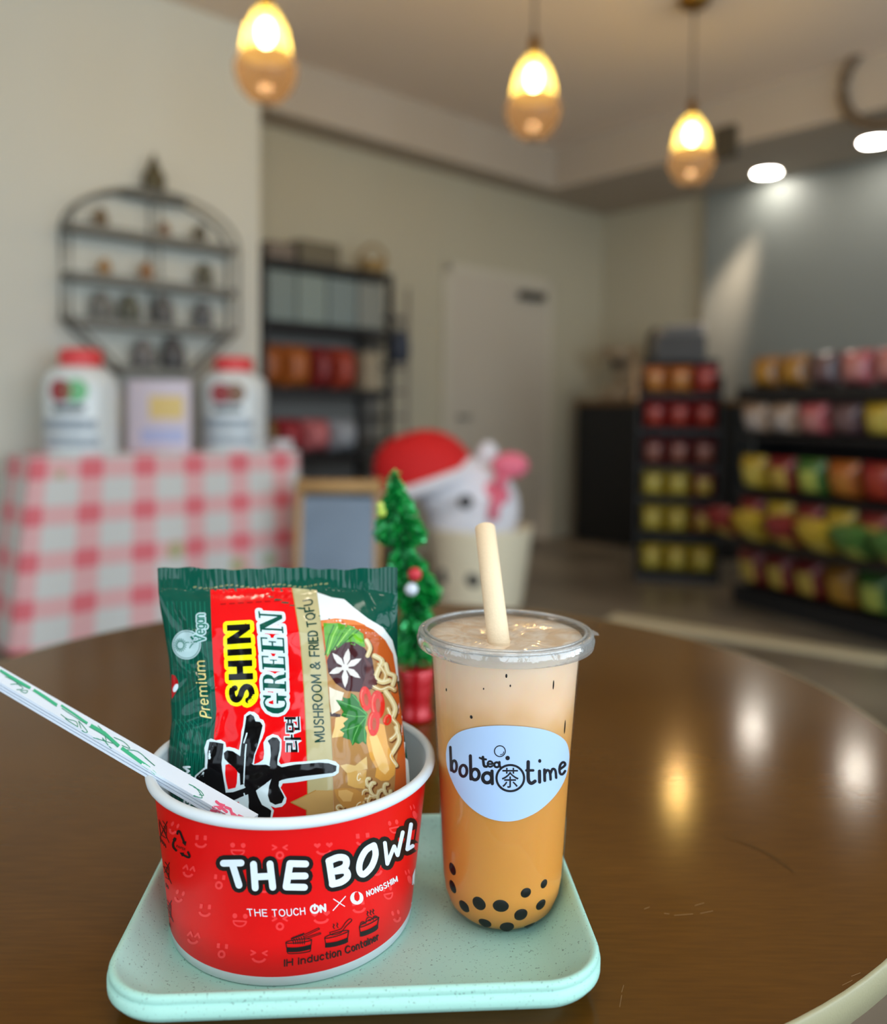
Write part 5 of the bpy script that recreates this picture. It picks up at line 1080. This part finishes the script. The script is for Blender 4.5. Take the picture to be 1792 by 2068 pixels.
# ---- bubble tea cup
CC = Vector((.0343, .4498, FZ)); CH = .1535
cup = thing('bubble_tea_cup', 'clear cup of milk tea with boba pearls and a rounded logo sticker', 'cup', CC)
m_cup = thin_clear('cup_plastic', (254, 254, 254), .022, .04, edge=.35); m_film = thin_clear('lid_film', (252, 250, 248), .05, .10, bump=.45, bscale=38, edge=.35); m_rim = thin_clear('rim_plastic', (240, 242, 244), .12, .12, bump=.12, bscale=120, edge=.6)
_nt = m_rim.node_tree; _o = [n_ for n_ in _nt.nodes if n_.type == 'OUTPUT_MATERIAL'][0]; _src = _o.inputs[0].links[0].from_socket
_df = _nt.nodes.new('ShaderNodeBsdfDiffuse'); _df.inputs[0].default_value = lin((232, 232, 228)); _mx = _nt.nodes.new('ShaderNodeMixShader'); _mx.inputs[0].default_value = .17
_nt.links.new(_src, _mx.inputs[1]); _nt.links.new(_df.outputs[0], _mx.inputs[2]); _nt.links.new(_mx.outputs[0], _o.inputs[0])
OUT = [(.0, .0006), (.019, .0006), (.0245, .0018), (.0288, .0060), (.0316, .0130), (.0328, .0215), (.0343, .050), (.0365, .090), (.0388, .125), (.0404, .1470)]
INN = [(.0, .0016), (.0185, .0016), (.0238, .0028), (.0280, .0068), (.0307, .0136), (.0319, .0218), (.0334, .050), (.0356, .090), (.0379, .125), (.0394, .1470)]
mb = MB(); mb.lathe(OUT[1:] + [(.0416, .1490), (.0440, .1500), (.0468, .1508), (.0470, .1516), (.0440, .1522), (.0410, .1520)], m_cup, 120, c=CC); part(mb, 'cup_wall', cup, 'clear plastic wall of the cup')
# tea: colour layers are the drink itself, pale foam on top settling to orange tea
mtea = bpy.data.materials.new('milk_tea'); mtea.use_nodes = True; nt = mtea.node_tree; p = nt.nodes['Principled BSDF']
tc = nt.nodes.new('ShaderNodeTexCoord'); sx_ = nt.nodes.new('ShaderNodeSeparateXYZ'); nt.links.new(tc.outputs['Object'], sx_.inputs[0])
nz = nt.nodes.new('ShaderNodeTexNoise'); nz.inputs['Scale'].default_value = 45; nt.links.new(tc.outputs['Object'], nz.inputs['Vector'])
ma = nt.nodes.new('ShaderNodeMath'); ma.operation = 'MULTIPLY_ADD'; ma.inputs[1].default_value = .03; nt.links.new(nz.outputs['Fac'], ma.inputs[0]); nt.links.new(sx_.outputs[2], ma.inputs[2])
mr = nt.nodes.new('ShaderNodeMapRange'); mr.inputs['From Min'].default_value = .0; mr.inputs['From Max'].default_value = .16; nt.links.new(ma.outputs[0], mr.inputs['Value'])
cr = nt.nodes.new('ShaderNodeValToRGB'); e = cr.color_ramp.elements; e[0].position = .05; e[0].color = lin((222, 146, 58)); e[1].position = .62; e[1].color = lin((216, 148, 70))
for q_, c_ in ((.76, (220, 166, 104)), (.88, (238, 196, 156)), (.99, (246, 214, 184))): x = e.new(q_); x.color = lin(c_)
nt.links.new(mr.outputs['Result'], cr.inputs[0]); nt.links.new(cr.outputs[0], p.inputs['Base Color']); p.inputs['Roughness'].default_value = .35
p.inputs['Subsurface Weight'].default_value = .35; p.inputs['Subsurface Radius'].default_value = (.012, .006, .002); p.inputs['Subsurface Scale'].default_value = .4
mb = MB(); mb.lathe(INN + [(.0404, .1492), (.0398, .1500), (0, .1500)], mtea, 120); o = lpart(mb, 'milk_tea', cup, 'orange brown milk tea, paler towards the top')
mfo = bpy.data.materials.new('tea_foam'); mfo.use_nodes = True; nt = mfo.node_tree; p = nt.nodes['Principled BSDF']; tc = nt.nodes.new('ShaderNodeTexCoord')
nz = nt.nodes.new('ShaderNodeTexNoise'); nz.inputs['Scale'].default_value = 60; nz.inputs['Detail'].default_value = 3; nz.inputs['Distortion'].default_value = 2.0; nt.links.new(tc.outputs['Object'], nz.inputs['Vector'])
cr = nt.nodes.new('ShaderNodeValToRGB'); cr.color_ramp.elements[0].position = .38; cr.color_ramp.elements[0].color = lin((234, 206, 174)); cr.color_ramp.elements[1].position = .62; cr.color_ramp.elements[1].color = lin((252, 242, 228))
nt.links.new(nz.outputs['Fac'], cr.inputs[0]); nt.links.new(cr.outputs[0], p.inputs['Base Color']); p.inputs['Roughness'].default_value = .4
mb = MB(); mb.lathe([(.0410, .1500), (.0408, .1507), (.03, .1505), (0, .1505)], mfo, 96); lpart(mb, 'foam', cup, 'pale foam on top of the tea')
mb = MB(); torus(mb, (CC.x, CC.y, CC.z + CH - .0012), .0452, .0017, m_rim, nv=12, flat=.8); torus(mb, (CC.x, CC.y, CC.z + CH - .0002), .0428, .0008, m_rim, nv=8)
mb.lathe([(.0466, CH - .0015), (.0476, CH - .004), (.0470, CH - .0075), (.0468, CH - .0078)], m_rim, 140, c=CC); part(mb, 'lid_rim', cup, 'clear crimped rim of the seal')
mb = MB()       # film with the straw hole
STc = atZ(1006, 1283, CC.z + CH); hx, hy, hr = STc.x, STc.y, .0066; n = 96; vs = []; fs = []
RINGS = 10
for k_ in range(RINGS + 1):
    f = k_ / RINGS
    for i in range(n):
        a = 2 * PI * i / n; x = (hx + hr * math.cos(a)) * (1 - f) + (CC.x + .0446 * math.cos(a)) * f; y = (hy + hr * math.sin(a)) * (1 - f) + (CC.y + .0446 * math.sin(a)) * f
        d_ = math.hypot(x - hx, y - hy); vs.append((x, y, CC.z + CH - .0004 - .0035 * math.exp(-(d_ / .010) ** 2) + .0004 * math.sin(3 * a + 9 * f) * math.sin(PI * f)))
for k_ in range(RINGS):
    for i in range(n): fs.append((k_ * n + i, k_ * n + (i + 1) % n, (k_ + 1) * n + (i + 1) % n, (k_ + 1) * n + i))
mb.add(vs, fs, m_film, True); part(mb, 'seal_film', cup, 'clear plastic film sealed over the cup')
mb = MB(); a0 = .02; vs = []; 
q_ = Vector((CC.x + .0470, CC.y + .001, CC.z + CH - .002)); mb.add([q_ + Vector((0, -.006, 0)), q_ + Vector((.0030, -.004, -.0004)), q_ + Vector((.0034, .002, -.0006)), q_ + Vector((.001, .006, 0)), q_ + Vector((0, .0, .0008))], [(0, 1, 2, 3, 4)], m_rim, True); part(mb, 'pull_tab', cup, 'small clear pull tab of the film')
# sticker: a curved piece of paper on the cup wall
F_ = cropf(840, 1450, 4.4)
st = MB(); st.lathe(OUT, m_pap, 160, c=CC); pr = Printer(st, h=6.0, base=.00016, step=.00006); sv = len(st.v); sf = len(st.f)
m_stk = mat('sticker_paper', (172, 198, 232), .5); kI = mat('sticker_ink', (8, 10, 22), .45)
pr.poly(F_(*smooth_line([(270, 320), (285, 230), (335, 162), (410, 115), (540, 82), (700, 67), (850, 68), (1000, 80), (1150, 105), (1262, 150), (1332, 210), (1358, 290), (1360, 380), (1332, 520), (1272, 640), (1190, 740), (1080, 832), (950, 895), (830, 918), (700, 906), (580, 860), (470, 778), (380, 668), (312, 530), (278, 420), (270, 320)], 3)[:-1]), m_stk, 0)
def fs_(P, wd, closed=False): pr.stroke(F_(*P), wd * 1.3 / 4.4, kI, 1, closed)
fs_([(310, 258), (318, 465)], 18); fs_(ell(344, 427, 22, 50, 20), 18, True)
fs_(ell(425, 468, 32, 50, 22), 20, True)
fs_([(487, 335), (492, 540)], 22); fs_(ell(529, 500, 36, 48, 22), 22, True)
fs_(ell(636, 530, 40, 44, 22), 24, True); fs_([(678, 470), (681, 582)], 22)
fs_(smooth_line([(598, 345), (603, 395), (610, 425), (630, 430)], 3), 18); fs_([(570, 352), (592, 362), (625, 366)], 14)
fs_(smooth_line([(640, 406), (682, 406), (676, 388), (655, 382), (640, 400), (645, 424), (664, 432), (682, 424)], 3), 13)
fs_(ell(720, 414, 22, 22, 16), 15, True); fs_(smooth_line([(744, 390), (746, 425), (760, 442)], 3), 16)
fs_(ell(840, 532, 122, 116, 44), 15, True); pr.glyphs('茶', quad(*F_((762, 602), (916, 602), (766, 462), (912, 462))), kI, 1, bold=.004)
fs_(ell(748, 293, 48, 48, 28), 7, True); pr.poly(F_(*ell(816, 354, 20, 20, 18)), kI, 1); fs_(smooth_line([(752, 325), (775, 318), (782, 298)], 3), 5)
fs_(smooth_line([(998, 388), (998, 530), (1008, 568), (1030, 578), (1058, 560)], 3), 24); fs_([(982, 464), (1042, 464)], 18)
fs_([(1098, 470), (1099, 568)], 22); pr.poly(F_(*ell(1100, 380, 14, 17, 16)), kI, 1)
fs_([(1142, 458), (1144, 555)], 20); fs_(smooth_line([(1144, 500), (1162, 464), (1184, 470), (1193, 500), (1196, 545)], 3), 18); fs_(smooth_line([(1196, 490), (1212, 452), (1234, 458), (1242, 488), (1245, 530)], 3), 17)
fs_(smooth_line([(1276, 456), (1322, 420), (1318, 396), (1300, 394), (1280, 420), (1274, 460), (1282, 494), (1302, 498), (1324, 470)], 3), 17)
st.v = st.v; used = sorted({i for f in st.f[sf:] for i in f}); mp_ = {k_: j for j, k_ in enumerate(used)}
st.f = [[mp_[i] for i in f] for f in st.f[sf:]]; st.m = st.m[sf:]; st.sm = st.sm[sf:]; st.v = [st.v[i] for i in used]
part(st, 'sticker', cup, 'white rounded sticker reading boba tea time')
# pearls against the wall of the cup
m_pearl = mat('tapioca_black', (9, 8, 9), .5, spec=.2)
inn = MB(); inn.lathe(INN, m_pearl, 90, c=CC); ib = inn.bvh()
pearls = [((914, 1755), 5.2, 'leftmost upper boba pearl, at the left wall of the cup'), ((914, 1791), 5.4, 'boba pearl at the left wall, just below the uppermost left one'), ((937, 1830), 5.6, 'boba pearl at the lower left curve of the cup'), ((968, 1825), 6.0, 'boba pearl right of the lower left curve, in the middle row'),
          ((1012, 1830), 6.6, 'largest boba pearl, in the middle of the cup bottom'), ((1063, 1803), 4.8, 'boba pearl above and right of the largest one'), ((1099, 1785), 4.2, 'highest boba pearl on the right side of the cup'), ((1093, 1827), 5.4, 'boba pearl at the right wall below the highest right one'),
          ((1053, 1847), 5.8, 'boba pearl lower right of the largest one'), ((979, 1864), 5.6, 'boba pearl at the very bottom, left of the lowest middle one'), ((1024, 1872), 5.8, 'lowest boba pearl, at the bottom middle of the cup'), ((1070, 1868), 5.2, 'boba pearl at the very bottom, right of the lowest middle one'), ((1107, 1850), 4.6, 'boba pearl at the lower right curve of the cup')]
for (px, r_, lab) in pearls:
    loc, nr, i_, d_ = ib.ray_cast(EYE, ray(*px).normalized())
    if loc is None: continue
    if nr.dot(loc - EYE) > 0: nr = -nr
    R_ = .0042; vis = r_ * 2.0 * d_ / FPX; dep = R_ - math.sqrt(max(R_ * R_ - (vis * .92) ** 2, 0)) if vis < R_ else R_ * .5
    c_ = loc - nr * (R_ - min(dep, .0008))
    sc_ = min(1.0, .0008 / max(dep, 1e-6)); 
    mb = MB(); mb.ball((0, 0, 0), R_, m_pearl, 24, 16); o = mb.build('boba_pearl')
    ro = nr.to_track_quat('Z', 'Y'); o.rotation_euler = ro.to_euler(); o.location = loc - nr * (R_ * .35 - min(dep, .00075)); o.scale = (vis * .92 / (R_ * .80), vis * random.uniform(.8, .98) / (R_ * .80), .35)
    tag(o, lab, 'boba pearl', 'boba pearls in the cup')
for k_, (px, rx, ry) in enumerate((((1023, 1365), 2.0, 4.2), ((1031, 1385), 1.4, 2.6), ((977, 1391), 1.2, 2.2), ((902, 1393), 1.6, 3.4), ((952, 1448), 3.2, 3.6), ((1118, 1383), 1.6, 9.5), ((1141, 1468), 2.0, 14))):
    loc, nr, i_, d_ = ib.ray_cast(EYE, ray(*px).normalized())
    if nr.dot(loc - EYE) > 0: nr = -nr
    mb = MB(); mb.ball((0, 0, 0), 1.0, m_pearl, 12, 8); o = mb.build('tea_leaf_speck'); ro = nr.to_track_quat('Z', 'Y'); o.rotation_euler = ro.to_euler(); k1 = d_ / FPX
    o.location = loc; o.scale = (rx * k1, ry * k1, .00035); tag(o, ['dark speck in the pale top of the tea, right of the middle', 'tiny dark speck below the speck right of the middle', 'tiny brown speck near the middle of the tea top', 'dark speck near the left wall of the cup', 'dark round speck just above the sticker on the left', 'long dark streak at the upper right of the cup', 'long dark streak beside the right edge of the sticker'][k_], 'tea leaf', 'specks in the milk tea')
# straw
SA = atZ(1006, 1283, CC.z + CH); SB = atY(980, 1066, SA.y + .045); sd = (SA - SB).normalized()
strw = tag(bpy.data.objects.new('paper_straw', None), 'wide cream paper straw stuck through the lid of the cup', 'straw'); COL.objects.link(strw); strw.location = SA; bpy.context.view_layer.update()
m_str = mat('straw_paper', (232, 206, 170), .65, bump=.15, bscale=700)
mb = MB(); e_ = SA + sd * .011
up_ = (SB - e_); Ls = up_.length; up_.normalize(); a_ = up_.cross(Vector((0, 1, 0))).normalized(); b2 = a_.cross(up_)
Ro, Ri = .0058, .0052; vs = []; fs = []; n = 40; prof = [(Ri, 0), (Ro, 0), (Ro, Ls - .0002), (Ro - .0002, Ls), (Ri, Ls), (Ri, Ls - .03)]
for r_, h_ in prof:
    for i in range(n): q_ = 2 * PI * i / n; vs.append(e_ + up_ * h_ + (a_ * math.cos(q_) + b2 * math.sin(q_)) * r_)
for j in range(len(prof) - 1):
    for i in range(n): fs.append((j * n + i, j * n + (i + 1) % n, (j + 1) * n + (i + 1) % n, (j + 1) * n + i))
fs = [tuple(reversed(f)) for f in fs]
mb.add(vs, fs, m_str, True); part(mb, 'straw_tube', strw)

# ---- tinsel christmas tree on the table
base = atZ(838, 1452, TZ); xt = thing('christmas_tree', 'small green tinsel christmas tree with red stand behind the packet', 'christmas tree', base)
k_ = base.y / FPX; m_t1 = mat('tinsel_green', (14, 160, 66), .35, metal=.25); m_t2 = mat('tinsel_dark', (6, 110, 48), .35, metal=.3); m_t3 = mat('tinsel_bright', (90, 214, 134), .2, metal=.5)
axis = [(796, 955), (800, 1000), (806, 1060), (812, 1100), (826, 1150), (838, 1200), (842, 1260), (842, 1335)]
widths = [(958, 8), (1000, 30), (1050, 50), (1080, 60), (1096, 54), (1106, 22), (1124, 34), (1160, 52), (1195, 62), (1215, 52), (1232, 34), (1250, 40), (1300, 56), (1335, 62)]
rn = random.Random(11); mb = MB()
ym = [955 + i for i in range(0, 382)]
for i in range(4200):
    py = 956 + (1336 - 956) * rn.random(); wpx = interp(widths, py)
    if rn.random() > wpx / 62: continue
    axx = interp([(b_, a_) for a_, b_ in axis], py); q = atY(axx, py, base.y); a = rn.random() * 2 * PI; rr = wpx * k_ * (rn.random() ** .35)
    c_ = q + Vector((math.cos(a) * rr, math.sin(a) * rr, 0)); d_ = Vector((math.cos(a), math.sin(a), rn.uniform(-.9, .4))).normalized(); s_ = d_.cross(Vector((rn.uniform(-1, 1), rn.uniform(-1, 1), rn.uniform(-1, 1)))).normalized()
    l_, w_ = rn.uniform(.006, .011), rn.uniform(.0009, .0022)
    mb.add([c_ - d_ * l_ - s_ * w_, c_ - d_ * l_ + s_ * w_, c_ + s_ * w_ * .6, c_ - s_ * w_ * .6], [(0, 1, 2, 3)], rn.choice([m_t1, m_t1, m_t2, m_t3]))
tin = part(mb, 'tinsel_foliage', xt, 'shiny green tinsel'); tin['kind'] = 'stuff'
mb = MB(); mb.tube([atY(842, 1340, base.y), atY(838, 1200, base.y), atY(806, 1060, base.y), atY(796, 960, base.y)], [.004, .004, .003, .001], mat('trunk_wire', (30, 60, 36), .5), 8); part(mb, 'trunk', xt)
mb = MB(); q = atY(842, 1345, base.y); h_ = q.z - TZ; rr = 40 * k_
m_st = mat('red_foil', (190, 8, 24), .28, metal=.25, coat=.5)
mb.lathe([(0, 0), (rr * .80, 0), (rr * .86, .004), (rr * .74, .009), (rr * .74, h_ * .4), (rr * .84, h_ * .62), (rr * .80, h_ * .70), (rr * 1.0, h_ * .95), (rr * .92, h_), (0, h_)], m_st, 28, c=(q.x, q.y, TZ)); part(mb, 'stand', xt, 'shiny red stand')
for (px, r_, col, nm, lab, dy) in (((838, 1160), 15, (196, 40, 52), 'red_ball', 'small red ball ornament', -.028), ((831, 1190), 14, (214, 220, 230), 'white_ball', 'small white ball ornament', -.028), ((770, 1035), 11, (170, 190, 70), 'yellow_light', 'small yellow green ornament', -.02), ((768, 1022), 9, (190, 200, 90), 'yellow_light', None, -.02)):
    mb = MB(); q = atY(px[0], px[1], base.y + dy); mb.ball(q, r_ * k_ * .92, mat('orn_' + str(col), col, .3), 16, 10); part(mb, nm, xt, lab)
